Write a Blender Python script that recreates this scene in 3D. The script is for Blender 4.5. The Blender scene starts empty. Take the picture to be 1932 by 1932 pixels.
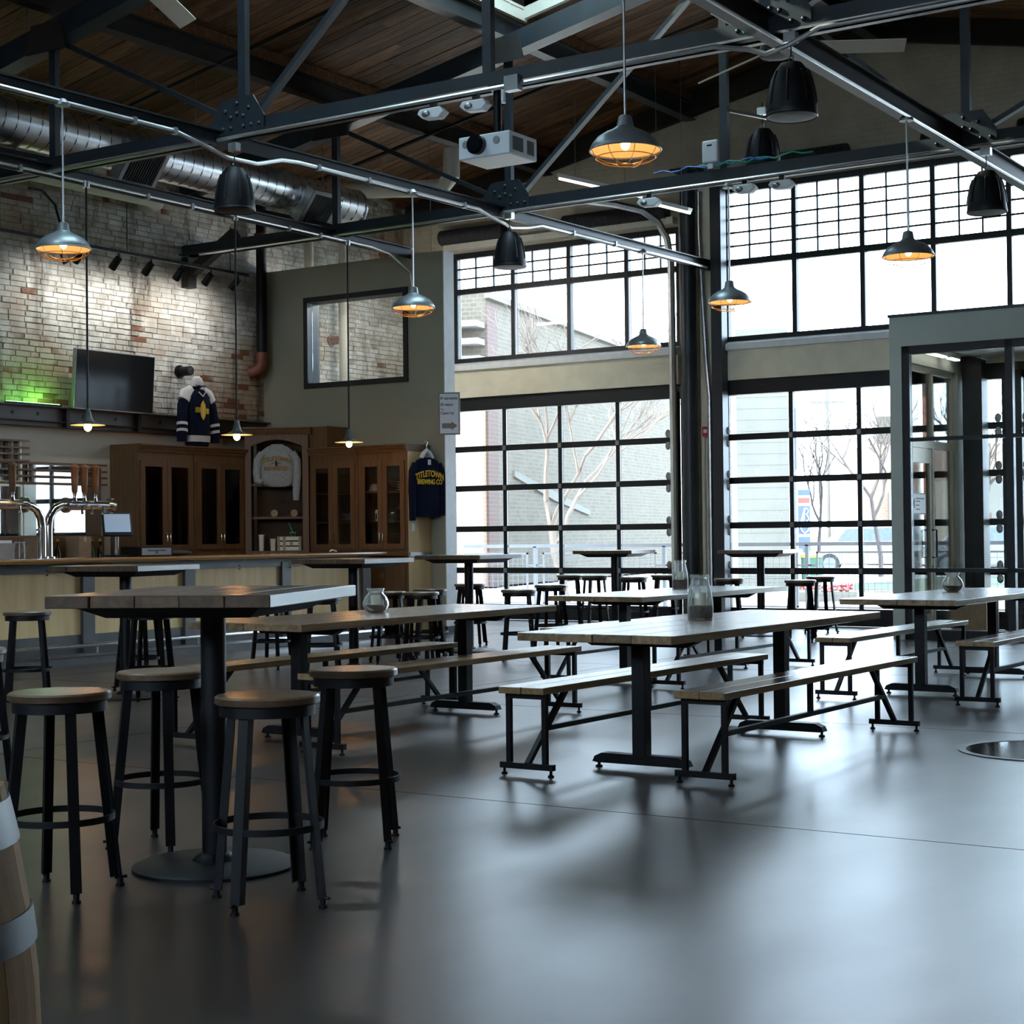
import bpy, bmesh, math, random
from mathutils import Vector, Matrix
random.seed(7)
PI = math.pi
S = bpy.context.scene
COL = S.collection

# ------------------------------------------------------------------ camera, sky, sun, exposure
CAM_YAW, CAM_PITCH, CAM_ROLL, EYE = math.radians(33.22), math.radians(.85), math.radians(-.62), 1.30
cam = bpy.data.cameras.new('camera'); cam.sensor_width = 36; cam.sensor_fit = 'HORIZONTAL'
cam.lens = 3155 / 1932 * 36; cam.clip_start = .05; cam.clip_end = 500
camo = bpy.data.objects.new('camera', cam); COL.objects.link(camo); S.camera = camo
cy, sy, cp, sp = math.cos(CAM_YAW), math.sin(CAM_YAW), math.cos(CAM_PITCH), math.sin(CAM_PITCH)
fw = Vector((-sy * cp, cy * cp, sp)); rt = Vector((cy, sy, 0)); up = rt.cross(fw)
cr, sr = math.cos(CAM_ROLL), math.sin(CAM_ROLL)
r2 = rt * cr + up * sr; u2 = up * cr - rt * sr
mx = Matrix((r2, u2, -fw)).transposed().to_4x4(); mx.translation = Vector((0, 0, EYE)); camo.matrix_world = mx

SKY_STRENGTH = 6.0
w = bpy.data.worlds.new('sky'); S.world = w; w.use_nodes = True
bg = w.node_tree.nodes['Background']; bg.inputs[0].default_value = (.64, .81, 1.0, 1); bg.inputs[1].default_value = SKY_STRENGTH
sun = bpy.data.lights.new('sun', 'SUN'); sun.energy = 11.0; sun.angle = .01; sun.color = (1, .92, .8)
suno = bpy.data.objects.new('sun', sun); COL.objects.link(suno)
suno.rotation_euler = Vector((.85, .25, -.55)).to_track_quat('-Z', 'Y').to_euler(); suno.location = (-40, 10, 30)
S.view_settings.view_transform = 'Standard'; S.view_settings.look = 'None'; S.view_settings.gamma = 1
S.view_settings.exposure = 1.5; S.view_settings.use_curve_mapping = False
S.cycles.max_bounces = 10; S.cycles.diffuse_bounces = 6; S.cycles.glossy_bounces = 5; S.cycles.transparent_max_bounces = 14
S.cycles.transmission_bounces = 6; S.cycles.sample_clamp_indirect = 6; S.cycles.caustics_reflective = False; S.cycles.caustics_refractive = False
S.cycles.use_denoising = True

# ------------------------------------------------------------------ materials
M = {}
def _mat(name):
    m = bpy.data.materials.new(name); m.use_nodes = True
    nt = m.node_tree; b = nt.nodes['Principled BSDF']; M[name] = m
    return m, nt, b
def N(nt, t, **k):
    n = nt.nodes.new(t)
    for a, v in k.items(): setattr(n, a, v)
    return n
def c4(c): return (c[0], c[1], c[2], 1)
def ramp(nt, fac, stops):
    r = N(nt, 'ShaderNodeValToRGB'); e = r.color_ramp.elements
    e[0].position, e[0].color = stops[0][0], c4(stops[0][1]); e[1].position, e[1].color = stops[-1][0], c4(stops[-1][1])
    for p, c in stops[1:-1]:
        q = e.new(p); q.color = c4(c)
    nt.links.new(fac, r.inputs[0]); return r.outputs[0]
def coord(nt, kind):
    if kind == 'World': return N(nt, 'ShaderNodeNewGeometry').outputs['Position']
    return N(nt, 'ShaderNodeTexCoord').outputs['Object']
def noise(nt, vec, scale, detail=4, rough=.55, mapscale=None):
    if mapscale:
        mp = N(nt, 'ShaderNodeMapping'); mp.inputs['Scale'].default_value = mapscale
        nt.links.new(vec, mp.inputs[0]); vec = mp.outputs[0]
    n = N(nt, 'ShaderNodeTexNoise'); n.inputs['Scale'].default_value = scale
    n.inputs['Detail'].default_value = detail; n.inputs['Roughness'].default_value = rough
    nt.links.new(vec, n.inputs['Vector']); return n.outputs['Fac']
def bump(nt, b, fac, strength, dist=.01):
    q = N(nt, 'ShaderNodeBump'); q.inputs['Strength'].default_value = strength; q.inputs['Distance'].default_value = dist
    nt.links.new(fac, q.inputs['Height']); nt.links.new(q.outputs[0], b.inputs['Normal'])
def mix(nt, fac, a, b, mode='MIX'):
    x = N(nt, 'ShaderNodeMix', data_type='RGBA', blend_type=mode)
    for i, v in ((0, fac), (6, a), (7, b)):
        if hasattr(v, 'links') or hasattr(v, 'is_output'): nt.links.new(v, x.inputs[i])
        else: x.inputs[i].default_value = v if i == 0 else c4(v)
    return x.outputs[2]
def plain(name, col, rough=.5, metal=0., var=.12, scale=9., spec=.5, bmp=0., sub=0):
    m, nt, b = _mat(name)
    f = noise(nt, coord(nt, 'Object'), scale)
    lo = [c * (1 - var) for c in col]; hi = [min(1, c * (1 + var)) for c in col]
    nt.links.new(ramp(nt, f, [(.3, lo), (.7, hi)]), b.inputs['Base Color'])
    b.inputs['Roughness'].default_value = rough; b.inputs['Metallic'].default_value = metal
    b.inputs['Specular IOR Level'].default_value = spec
    if bmp: bump(nt, b, f, bmp)
    return m
def wood(name, c1, c2, axis='y', kind='Object', rough=.45, freq=14., along=.9, rand=.35, spec=.5, bmp=.15, coat=0.):
    m, nt, b = _mat(name)
    sc = {'x': (along, freq, freq), 'y': (freq, along, freq), 'z': (freq, freq, along)}[axis]
    v = coord(nt, kind)
    oi = N(nt, 'ShaderNodeObjectInfo')
    ad = N(nt, 'ShaderNodeVectorMath', operation='MULTIPLY_ADD')
    nt.links.new(oi.outputs['Random'], ad.inputs[0]); ad.inputs[1].default_value = (37, 53, 71); nt.links.new(v, ad.inputs[2])
    f = noise(nt, ad.outputs[0], 1.6, 5, .6, sc)
    col = ramp(nt, f, [(.28, c1), (.52, [(a + d) / 2 for a, d in zip(c1, c2)]), (.74, c2)])
    hs = N(nt, 'ShaderNodeHueSaturation'); nt.links.new(col, hs.inputs['Color'])
    mr = N(nt, 'ShaderNodeMapRange'); nt.links.new(oi.outputs['Random'], mr.inputs[0]); mr.inputs[3].default_value = 1 - rand; mr.inputs[4].default_value = 1 + rand
    nt.links.new(mr.outputs[0], hs.inputs['Value']); nt.links.new(hs.outputs[0], b.inputs['Base Color'])
    b.inputs['Roughness'].default_value = rough; b.inputs['Specular IOR Level'].default_value = spec; b.inputs['Coat Weight'].default_value = coat; b.inputs['Coat Roughness'].default_value = .22
    bump(nt, b, f, bmp, .004)
    return m
def emit(name, col, st):
    m, nt, b = _mat(name)
    b.inputs['Base Color'].default_value = c4(col); b.inputs['Emission Color'].default_value = c4(col); b.inputs['Emission Strength'].default_value = st
    return m
def glass(name, tint=(1, 1, 1), k=1.0, rough=.0, ior=1.45, milk=0.):
    m, nt, b = _mat(name); nt.nodes.remove(b)
    out = nt.nodes['Material Output']
    tr = N(nt, 'ShaderNodeBsdfTransparent'); tr.inputs[0].default_value = c4(tint)
    gl = N(nt, 'ShaderNodeBsdfGlossy'); gl.inputs['Roughness'].default_value = rough
    fr = N(nt, 'ShaderNodeFresnel'); fr.inputs[0].default_value = ior
    mu = N(nt, 'ShaderNodeMath', operation='MULTIPLY', use_clamp=True); nt.links.new(fr.outputs[0], mu.inputs[0]); mu.inputs[1].default_value = k
    mxs = N(nt, 'ShaderNodeMixShader'); nt.links.new(mu.outputs[0], mxs.inputs[0])
    nt.links.new(tr.outputs[0], mxs.inputs[1]); nt.links.new(gl.outputs[0], mxs.inputs[2])
    if milk:
        tl = N(nt, 'ShaderNodeBsdfTranslucent'); tl.inputs[0].default_value = (.9, .93, .92, 1); df = N(nt, 'ShaderNodeBsdfDiffuse'); df.inputs[0].default_value = (.85, .88, .87, 1)
        m1 = N(nt, 'ShaderNodeMixShader'); nt.links.new(tl.outputs[0], m1.inputs[1]); nt.links.new(df.outputs[0], m1.inputs[2])
        lw = N(nt, 'ShaderNodeLayerWeight'); lw.inputs[0].default_value = .35
        mr = N(nt, 'ShaderNodeMapRange'); nt.links.new(lw.outputs['Facing'], mr.inputs[0]); mr.inputs[3].default_value = milk * .5; mr.inputs[4].default_value = milk * 2.2
        m2 = N(nt, 'ShaderNodeMixShader'); nt.links.new(mr.outputs[0], m2.inputs[0]); nt.links.new(mxs.outputs[0], m2.inputs[1]); nt.links.new(m1.outputs[0], m2.inputs[2]); mxs = m2
    nt.links.new(mxs.outputs[0], out.inputs[0])
    return m

def N_fine(nt, p):
    q = N(nt, 'ShaderNodeMapRange'); nt.links.new(noise(nt, p, 5.5, 6, .75), q.inputs[0]); q.inputs[1].default_value = .46; q.inputs[2].default_value = .72
    return q.outputs[0]
def build_materials():
    # polished dark concrete
    m, nt, b = _mat('concrete_floor')
    p = coord(nt, 'World')
    f1 = noise(nt, p, .5, 5, .6); f2 = noise(nt, p, 2.6, 5, .6); f3 = noise(nt, p, 2.0, 4, .5, (1, .35, 1))
    c = ramp(nt, f1, [(.3, (.046, .031, .022)), (.7, (.085, .060, .044))])
    c = mix(nt, f2, c, (.040, .036, .036)); nt.links.new(c, b.inputs['Base Color'])
    r = N(nt, 'ShaderNodeMapRange'); nt.links.new(f3, r.inputs[0]); r.inputs[1].default_value = .25; r.inputs[2].default_value = .75
    r.inputs[3].default_value = .283; r.inputs[4].default_value = .345; nt.links.new(r.outputs[0], b.inputs['Roughness'])
    b.inputs['Specular IOR Level'].default_value = .25
    # whitewashed old brick, wear in patches
    for nm, mort in (('brick_painted', False), ('brick_mortar', True)):
        m, nt, b = _mat(nm); p = coord(nt, 'World')
        geo = N(nt, 'ShaderNodeNewGeometry'); oi = N(nt, 'ShaderNodeObjectInfo')
        sm = N(nt, 'ShaderNodeMath', operation='ADD'); nt.links.new(geo.outputs['Random Per Island'], sm.inputs[0]); nt.links.new(oi.outputs['Random'], sm.inputs[1])
        fr = N(nt, 'ShaderNodeMath', operation='FRACT'); nt.links.new(sm.outputs[0], fr.inputs[0])
        big = noise(nt, p, .75, 4, .6); fine = noise(nt, p, 11, 6, .7); streak = noise(nt, p, 1.1, 5, .65, (1, 2.2, .45))
        base = ramp(nt, fr.outputs[0], [(0, (.54, .53, .48)), (.35, (.66, .65, .60)), (.7, (.75, .74, .69)), (1, (.58, .57, .52))]) if not mort else mix(nt, fine, (.34, .30, .24), (.52, .48, .40))
        worn = mix(nt, fine, (.28, .19, .12), (.50, .42, .32))
        a = N(nt, 'ShaderNodeMapRange'); nt.links.new(big, a.inputs[0]); a.inputs[1].default_value = .50; a.inputs[2].default_value = .64
        base = mix(nt, N_fine(nt, p), base, (.33, .30, .25))
        c = mix(nt, a.outputs[0], base, worn)
        d = N(nt, 'ShaderNodeMapRange'); nt.links.new(streak, d.inputs[0]); d.inputs[1].default_value = .54; d.inputs[2].default_value = .66
        d.inputs[4].default_value = .75
        c = mix(nt, d.outputs[0], c, (.085, .065, .045))
        if not mort:
            ad = N(nt, 'ShaderNodeMath', operation='MULTIPLY_ADD'); nt.links.new(big, ad.inputs[0]); ad.inputs[1].default_value = .55; nt.links.new(fr.outputs[0], ad.inputs[2])
            red = N(nt, 'ShaderNodeMapRange'); nt.links.new(ad.outputs[0], red.inputs[0]); red.inputs[1].default_value = 1.25; red.inputs[2].default_value = 1.28
            c = mix(nt, red.outputs[0], c, (.20, .085, .05))
        nt.links.new(c, b.inputs['Base Color']); b.inputs['Roughness'].default_value = .85; b.inputs['Specular IOR Level'].default_value = .2
        bump(nt, b, fine, .5, .012)
    plain('plaster', (.47, .45, .39), .8, var=.05, scale=3, spec=.2)
    plain('taupe_paint', (.30, .28, .21), .75, var=.04, scale=2, spec=.25)
    plain('grey_green_paint', (.52, .55, .50), .75, var=.04, scale=2, spec=.25)
    m, nt, b = _mat('gable_paint'); g = coord(nt, 'World'); f = noise(nt, g, 2.0, 6, .65)
    nt.links.new(ramp(nt, f, [(.3, (.34, .30, .225)), (.7, (.44, .39, .30))]), b.inputs['Base Color']); b.inputs['Roughness'].default_value = .85; b.inputs['Specular IOR Level'].default_value = .2
    sx = N(nt, 'ShaderNodeSeparateXYZ'); nt.links.new(g, sx.inputs[0]); sa = N(nt, 'ShaderNodeMath', operation='ADD'); nt.links.new(sx.outputs[0], sa.inputs[0]); nt.links.new(sx.outputs[1], sa.inputs[1])
    cx = N(nt, 'ShaderNodeCombineXYZ'); nt.links.new(sa.outputs[0], cx.inputs[0]); nt.links.new(sx.outputs[2], cx.inputs[1])
    bt = N(nt, 'ShaderNodeTexBrick'); nt.links.new(cx.outputs[0], bt.inputs['Vector']); bt.inputs['Scale'].default_value = 3.2; bt.inputs['Mortar Size'].default_value = .02; bt.inputs['Mortar Smooth'].default_value = .4
    iv = N(nt, 'ShaderNodeMath', operation='SUBTRACT'); iv.inputs[0].default_value = 1; nt.links.new(bt.outputs['Fac'], iv.inputs[1]); bump(nt, b, iv.outputs[0], .6, .012)
    plain('lintel_paint', (.80, .74, .58), .8, var=.09, scale=3, spec=.25, bmp=.2)
    plain('sill_white', (.80, .80, .80), .6, var=.06)
    wood('ceiling_wood', (.075, .036, .015), (.21, .105, .046), 'x', 'World', .7, 9, .6, .45, .25, .3)
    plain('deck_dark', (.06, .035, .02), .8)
    wood('tabletop_wood', (.15, .088, .042), (.37, .255, .15), 'y', 'Object', .24, 16, .8, .22, .6, .06, .8)
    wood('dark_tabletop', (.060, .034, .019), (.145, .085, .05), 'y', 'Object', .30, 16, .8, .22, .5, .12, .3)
    wood('bench_wood', (.22, .13, .055), (.43, .28, .14), 'y', 'Object', .26, 16, .8, .15, .6, .06, .7)
    wood('end_grain', (.42, .38, .31), (.58, .54, .46), 'z', 'Object', .8, 40, 2, .05, .2, .3)
    wood('stool_wood', (.16, .105, .06), (.30, .20, .12), 'x', 'Object', .32, 18, 1, .2, .5, .06, .4)
    wood('cabinet_oak', (.105, .053, .024), (.18, .094, .043), 'z', 'Object', .5, 20, 1, .08, .35, .1)
    wood('bar_top_wood', (.26, .12, .035), (.40, .20, .07), 'y', 'Object', .16, 9, .5, .05, .6, .05)
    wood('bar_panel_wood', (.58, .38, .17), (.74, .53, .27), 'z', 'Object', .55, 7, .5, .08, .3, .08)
    wood('barrel_oak', (.34, .20, .09), (.58, .38, .20), 'z', 'Object', .75, 12, .8, .2, .3, .2)
    plain('black_metal', (.006, .006, .008), .5, 0, .2, 14, .25)
    plain('black_frame', (.011, .012, .015), .45, 0, .15, 6, .35)
    plain('steel_blue', (.014, .020, .027), .42, .0, .25, 5, .5)
    plain('steel_dark', (.018, .014, .012), .6, .0, .25, 5, .4)
    plain('steel_grey', (.30, .30, .31), .4, .7, .15, 6)
    plain('hoop_steel', (.16, .16, .165), .45, .5, .2, 5)
    plain('bar_steel', (.065, .060, .057), .5, .0, .2, 4)
    plain('galvanized', (.62, .63, .65), .30, 1., .10, 7)
    plain('chrome', (.75, .75, .76), .10, 1., .03)
    plain('conduit_metal', (.62, .63, .64), .33, .9, .08)
    plain('pendant_steel', (.27, .29, .30), .40, .6, .12, 6)
    plain('cone_paint', (.05, .056, .05), .45, 0., .1)
    plain('white_enamel', (.72, .66, .55), .4, var=.03)
    plain('white_plastic', (.68, .69, .70), .4, var=.03)
    plain('cream_paint', (.55, .53, .45), .6, var=.06)
    plain('rust_red', (.20, .06, .035), .6, var=.2)
    plain('red_paint', (.55, .03, .03), .4)
    plain('navy_cloth', (.006, .009, .024), .9, var=.25, scale=30, spec=.1, bmp=.3)
    plain('white_cloth', (.62, .61, .60), .9, var=.07, scale=25, spec=.1, bmp=.3)
    plain('grey_cloth', (.34, .36, .36), .95, var=.16, scale=40, spec=.1, bmp=.4)
    plain('dark_cloth', (.05, .05, .055), .95, var=.3, scale=25, spec=.1)
    plain('tan_cloth', (.40, .30, .18), .95, var=.2, scale=25, spec=.1)
    plain('orange_cloth', (.75, .10, .03), .8, var=.1, spec=.2)
    plain('yellow_print', (.75, .46, .03), .7, var=.06, spec=.2)
    plain('brown_print', (.34, .19, .015), .7, var=.06, spec=.2)
    plain('navy_print', (.015, .02, .05), .8)
    plain('sign_white', (.62, .63, .66), .5, var=.02)
    plain('sign_grey', (.16, .14, .13), .5)
    plain('sign_text', (.05, .05, .055), .6)
    plain('sign_brown', (.20, .16, .14), .6)
    plain('candle_wax', (.72, .70, .55), .5, var=.04)
    plain('coffee_beans', (.055, .032, .018), .6, var=.6, scale=90, bmp=.8)
    plain('corrugated_black', (.025, .024, .026), .6, var=.3, scale=30)
    plain('brass', (.45, .30, .11), .3, .9)
    plain('satin_nickel', (.66, .58, .46), .25, .9)
    plain('cardboard', (.36, .24, .14), .8)
    plain('green_plastic', (.02, .45, .22), .4)
    plain('green_glass', (.02, .07, .03), .15)
    plain('screen_glass', (.006, .007, .009), .10, 0, .05, 3, .5)
    plain('mirror_silver', (.86, .86, .84), .015, 1., .01)
    plain('projector_white', (.62, .66, .70), .45, var=.03)
    plain('lens_black', (.008, .008, .009), .12)
    plain('aluminium', (.60, .54, .43), .4, .1, .05)
    plain('rubber', (.02, .02, .02), .7)
    plain('wire_blue', (.02, .16, .50), .5); plain('wire_green', (.02, .40, .26), .5)
    # outdoors
    def obrick(name, c1, c2, mortar, sc):
        m, nt, b = _mat(name)
        g = coord(nt, 'Object'); bt = N(nt, 'ShaderNodeTexBrick')
        sx = N(nt, 'ShaderNodeSeparateXYZ'); nt.links.new(g, sx.inputs[0]); sa = N(nt, 'ShaderNodeMath', operation='ADD'); nt.links.new(sx.outputs[0], sa.inputs[0]); nt.links.new(sx.outputs[1], sa.inputs[1])
        cx = N(nt, 'ShaderNodeCombineXYZ'); nt.links.new(sa.outputs[0], cx.inputs[0]); nt.links.new(sx.outputs[2], cx.inputs[1]); nt.links.new(cx.outputs[0], bt.inputs['Vector'])
        bt.inputs['Color1'].default_value = c4(c1); bt.inputs['Color2'].default_value = c4(c2); bt.inputs['Mortar'].default_value = c4(mortar)
        bt.inputs['Scale'].default_value = sc; bt.inputs['Mortar Size'].default_value = .03
        f = noise(nt, g, .6, 5)
        nt.links.new(mix(nt, f, bt.outputs[0], [x * 1.5 for x in c1]), b.inputs['Base Color']); b.inputs['Roughness'].default_value = .9
    obrick('outdoor_grey_brick', (.052, .043, .031), (.098, .082, .061), (.13, .112, .088), 2.2)
    obrick('outdoor_pink_brick', (.17, .105, .072), (.20, .125, .09), (.24, .19, .16), 2.2)
    obrick('outdoor_red_brick', (.055, .032, .027), (.075, .044, .036), (.10, .085, .078), 2.2)
    obrick('outdoor_orange_brick', (.23, .075, .04), (.26, .09, .05), (.30, .26, .25), 1.6)
    plain('outdoor_siding', (.105, .100, .086), .8, var=.08, scale=1.2)
    plain('outdoor_white', (.16, .16, .165), .7, var=.05)
    plain('outdoor_glass', (.10, .13, .14), .2)
    plain('bark_pale', (.12, .095, .08), .9, var=.25, scale=3)
    plain('bark_dark', (.07, .055, .05), .9, var=.25, scale=3)
    plain('lawn', (.028, .044, .017), .95, var=.35, scale=2)
    plain('pavement', (.46, .43, .39), .9, var=.1, scale=1)
    plain('asphalt', (.36, .35, .34), .9, var=.1, scale=1)
    plain('rail_grey', (.055, .065, .085), .5, .2)
    plain('car_white', (.42, .42, .44), .25, var=.02); plain('car_red', (.28, .03, .03), .25, var=.02); plain('car_silver', (.26, .27, .29), .25, .3, .02)
    plain('car_glass', (.14, .16, .18), .1); plain('tyre', (.03, .03, .03), .8)
    plain('banner_blue', (.10, .13, .27), .7, var=.04); plain('banner_red', (.40, .09, .07), .7, var=.04); plain('banner_white', (.45, .45, .47), .7, var=.02)
    plain('bin_green', (.04, .10, .07), .6); plain('cloth_yellow', (.50, .33, .05), .7)
    emit('bulb_warm', (1, .50, .17), 9.); emit('bulb_soft', (1, .60, .25), 7.); emit('bulb_dim', (1, .62, .28), 5.)
    emit('screen_lit', (.40, .52, .70), .10); emit('added_fill_tube', (1, .97, .93), 60.); emit('tube_lit', (1, .95, .85), 1.1); emit('led_green', (.15, 1, .15), 6.); emit('lamp_face', (1, .93, .82), 2.)
    glass('window_glass', (.97, .985, .98), .9); glass('jar_glass', (.97, .99, .98), .8, .05, 1.45, .24); glass('cabinet_glass', (.92, .93, .92), 1.0); glass('sky_glass', (.85, .92, .90), .6)
build_materials()

# ------------------------------------------------------------------ mesh helpers
class MB:
    def __init__(s): s.v = []; s.f = []
    def add(s, vs, fs):
        o = len(s.v); s.v += [tuple(v) for v in vs]; s.f += [tuple(i + o for i in f) for f in fs]; return s
    def box(s, x0, x1, y0, y1, z0, z1):
        return s.add([(x0, y0, z0), (x1, y0, z0), (x1, y1, z0), (x0, y1, z0), (x0, y0, z1), (x1, y0, z1), (x1, y1, z1), (x0, y1, z1)],
                     [(0, 3, 2, 1), (4, 5, 6, 7), (0, 1, 5, 4), (1, 2, 6, 5), (2, 3, 7, 6), (3, 0, 4, 7)])
    def bar(s, p, q, a, b, hint=(0, 0, 1)):          # rectangular bar from p to q, width a (across hint), depth b (along hint)
        p, q = Vector(p), Vector(q); d = (q - p).normalized(); h = Vector(hint)
        if abs(d.dot(h)) > .98: h = Vector((1, 0, 0))
        s1 = d.cross(h).normalized(); s2 = s1.cross(d).normalized()
        vs = []
        for e in (p, q):
            for i, j in ((-1, -1), (1, -1), (1, 1), (-1, 1)): vs.append(e + s1 * (i * a / 2) + s2 * (j * b / 2))
        return s.add(vs, [(0, 1, 2, 3), (7, 6, 5, 4), (0, 4, 5, 1), (1, 5, 6, 2), (2, 6, 7, 3), (3, 7, 4, 0)])
    def cyl(s, p, q, r, r2=None, n=16, cap=True):
        p, q = Vector(p), Vector(q); d = (q - p).normalized(); r2 = r if r2 is None else r2
        h = Vector((0, 0, 1)) if abs(d.z) < .95 else Vector((1, 0, 0))
        s1 = d.cross(h).normalized(); s2 = d.cross(s1)
        vs = []
        for e, rr in ((p, r), (q, r2)):
            for i in range(n):
                a = 2 * PI * i / n; vs.append(e + (s1 * math.cos(a) + s2 * math.sin(a)) * rr)
        fs = [(i, n + i, n + (i + 1) % n, (i + 1) % n) for i in range(n)]
        if cap: fs += [tuple(range(n)), tuple(range(2 * n - 1, n - 1, -1))]
        return s.add(vs, fs)
    def tube(s, pts, r, n=8, closed=False, taper=None):
        pts = [Vector(p) for p in pts]; k = len(pts); vs = []; fs = []
        ref = None
        for i, p in enumerate(pts):
            if closed: d = pts[(i + 1) % k] - pts[i - 1]
            else: d = pts[min(i + 1, k - 1)] - pts[max(i - 1, 0)]
            d.normalize()
            if ref is None: ref = Vector((0, 0, 1)) if abs(d.z) < .9 else Vector((1, 0, 0))
            s1 = d.cross(ref).normalized(); s2 = s1.cross(d).normalized(); ref = s2
            rr = r if taper is None else taper[i]
            for j in range(n):
                a = 2 * PI * j / n; vs.append(p + (s1 * math.cos(a) + s2 * math.sin(a)) * rr)
        m = k if closed else k - 1
        for i in range(m):
            for j in range(n):
                a, b = i * n + j, i * n + (j + 1) % n; c, d2 = ((i + 1) % k) * n + (j + 1) % n, ((i + 1) % k) * n + j
                fs.append((a, b, c, d2))
        if not closed: fs += [tuple(range(n - 1, -1, -1)), tuple(range((k - 1) * n, k * n))]
        return s.add(vs, fs)
    def lathe(s, prof, n=24, c=(0, 0, 0), cap=True):
        vs = []; k = len(prof)
        for r, z in prof:
            for i in range(n):
                a = 2 * PI * i / n; vs.append((c[0] + r * math.cos(a), c[1] + r * math.sin(a), c[2] + z))
        fs = []
        for j in range(k - 1):
            for i in range(n): fs.append((j * n + i, j * n + (i + 1) % n, (j + 1) * n + (i + 1) % n, (j + 1) * n + i))
        if cap: fs += [tuple(range(n - 1, -1, -1)), tuple(range((k - 1) * n, k * n))]
        return s.add(vs, fs)
    def prism(s, poly, vec):                        # polygon (3-D points) swept along vec
        vec = Vector(vec); n = len(poly); vs = [Vector(p) for p in poly] + [Vector(p) + vec for p in poly]
        return s.add(vs, [tuple(range(n - 1, -1, -1)), tuple(range(n, 2 * n))] + [(i, (i + 1) % n, n + (i + 1) % n, n + i) for i in range(n)])
    def ellip(s, c, rx, ry, rz, n=14, m=8):
        vs = [(c[0], c[1], c[2] - rz)]; fs = []
        for j in range(1, m):
            t = PI * j / m - PI / 2
            for i in range(n):
                a = 2 * PI * i / n; vs.append((c[0] + rx * math.cos(t) * math.cos(a), c[1] + ry * math.cos(t) * math.sin(a), c[2] + rz * math.sin(t)))
        vs.append((c[0], c[1], c[2] + rz)); L = len(vs) - 1
        for i in range(n): fs.append((0, 1 + (i + 1) % n, 1 + i)); fs.append((L, L - n + i, L - n + (i + 1) % n))
        for j in range(m - 2):
            for i in range(n):
                a = 1 + j * n + i; b = 1 + j * n + (i + 1) % n; fs.append((a, b, b + n, a + n))
        return s.add(vs, fs)
    def mesh(s, name, mat, smooth=True):
        me = bpy.data.meshes.new(name); me.from_pydata(s.v, [], s.f); me.materials.append(M[mat])
        bm = bmesh.new(); bm.from_mesh(me); bmesh.ops.recalc_face_normals(bm, faces=bm.faces); bm.to_mesh(me); bm.free()
        if smooth:
            me.polygons.foreach_set('use_smooth', [True] * len(me.polygons)); me.set_sharp_from_angle(angle=math.radians(38))
        return me
    def build(s, name, mat, parent=None, smooth=True):
        return link(name, s.mesh(name, mat, smooth), parent)
def link(name, data, parent=None, loc=None, rot=None, scale=None):
    o = bpy.data.objects.new(name, data); COL.objects.link(o)
    if parent: o.parent = parent
    if loc: o.location = loc
    if rot: o.rotation_euler = rot
    if scale: o.scale = scale
    return o
def tag(o, label, cat, group=None, kind=None):
    o['label'] = label; o['category'] = cat
    if group: o['group'] = group
    if kind: o['kind'] = kind
    return o
def thing(name, label, cat, loc=(0, 0, 0), rz=0, group=None):
    o = bpy.data.objects.new(name, None); COL.objects.link(o); o.location = loc; o.rotation_euler = (0, 0, rz)
    o.empty_display_size = .1
    return tag(o, label, cat, group)
def struct(o, label=None):
    o['kind'] = 'structure'
    if label: o['label'] = label
    return o
def stempty(name, loc=(0, 0, 0)):
    o = bpy.data.objects.new(name, None); COL.objects.link(o); o.location = loc; o['kind'] = 'structure'; return o
def copy_tree(o, loc=None, rz=None, label=None, group=None, parent=None):
    c = o.copy(); COL.objects.link(c)
    if parent: c.parent = parent
    if loc is not None: c.location = loc
    if rz is not None: c.rotation_euler = (0, 0, rz)
    if label: c['label'] = label
    if group: c['group'] = group
    for ch in o.children: copy_tree(ch, parent=c)
    return c
def bevel(o, wd=.004, seg=2):
    m = o.modifiers.new('bevel', 'BEVEL'); m.width = wd; m.segments = seg; m.limit_method = 'ANGLE'; return o
def text_mesh(txt, size, depth=.002, arc=0, shear=0, squeeze=1.):
    cu = bpy.data.curves.new('lettering', 'FONT'); cu.body = txt; cu.size = size; cu.extrude = depth; cu.align_x = 'CENTER'; cu.offset = size * .028
    o = bpy.data.objects.new('lettering', cu); COL.objects.link(o)
    bpy.context.view_layer.update()
    me = bpy.data.meshes.new_from_object(o.evaluated_get(bpy.context.evaluated_depsgraph_get()))
    COL.objects.unlink(o); bpy.data.objects.remove(o)
    for v in me.vertices:
        v.co.x *= squeeze; v.co.y += -arc * v.co.x ** 2
    return me
unit = MB().box(-.5, .5, -.5, .5, -.5, .5)
UNIT = {}
def ubox(name, mat, parent, c, size, rot=None):    # shares one cube mesh for each material
    if mat not in UNIT: UNIT[mat] = unit.mesh('piece_' + mat, mat, False)
    return link(name, UNIT[mat], parent, c, rot, size)
def rbox(name, mat, parent, x0, x1, y0, y1, z0, z1):
    return ubox(name, mat, parent, ((x0 + x1) / 2, (y0 + y1) / 2, (z0 + z1) / 2), (x1 - x0, y1 - y0, z1 - z0))

# ------------------------------------------------------------------ room shell
XL, XR, YW, YB = -16.40, 1.70, 22.05, -7.5       # brick wall, side wall, window wall (inner faces), rear wall
RIDGE, EAVE, SLOPE = -8.20, 6.75, .20
def roofz(x): return EAVE + SLOPE * (x - XL) if x < RIDGE else EAVE + SLOPE * (RIDGE - XL) - SLOPE * (x - RIDGE)

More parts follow.
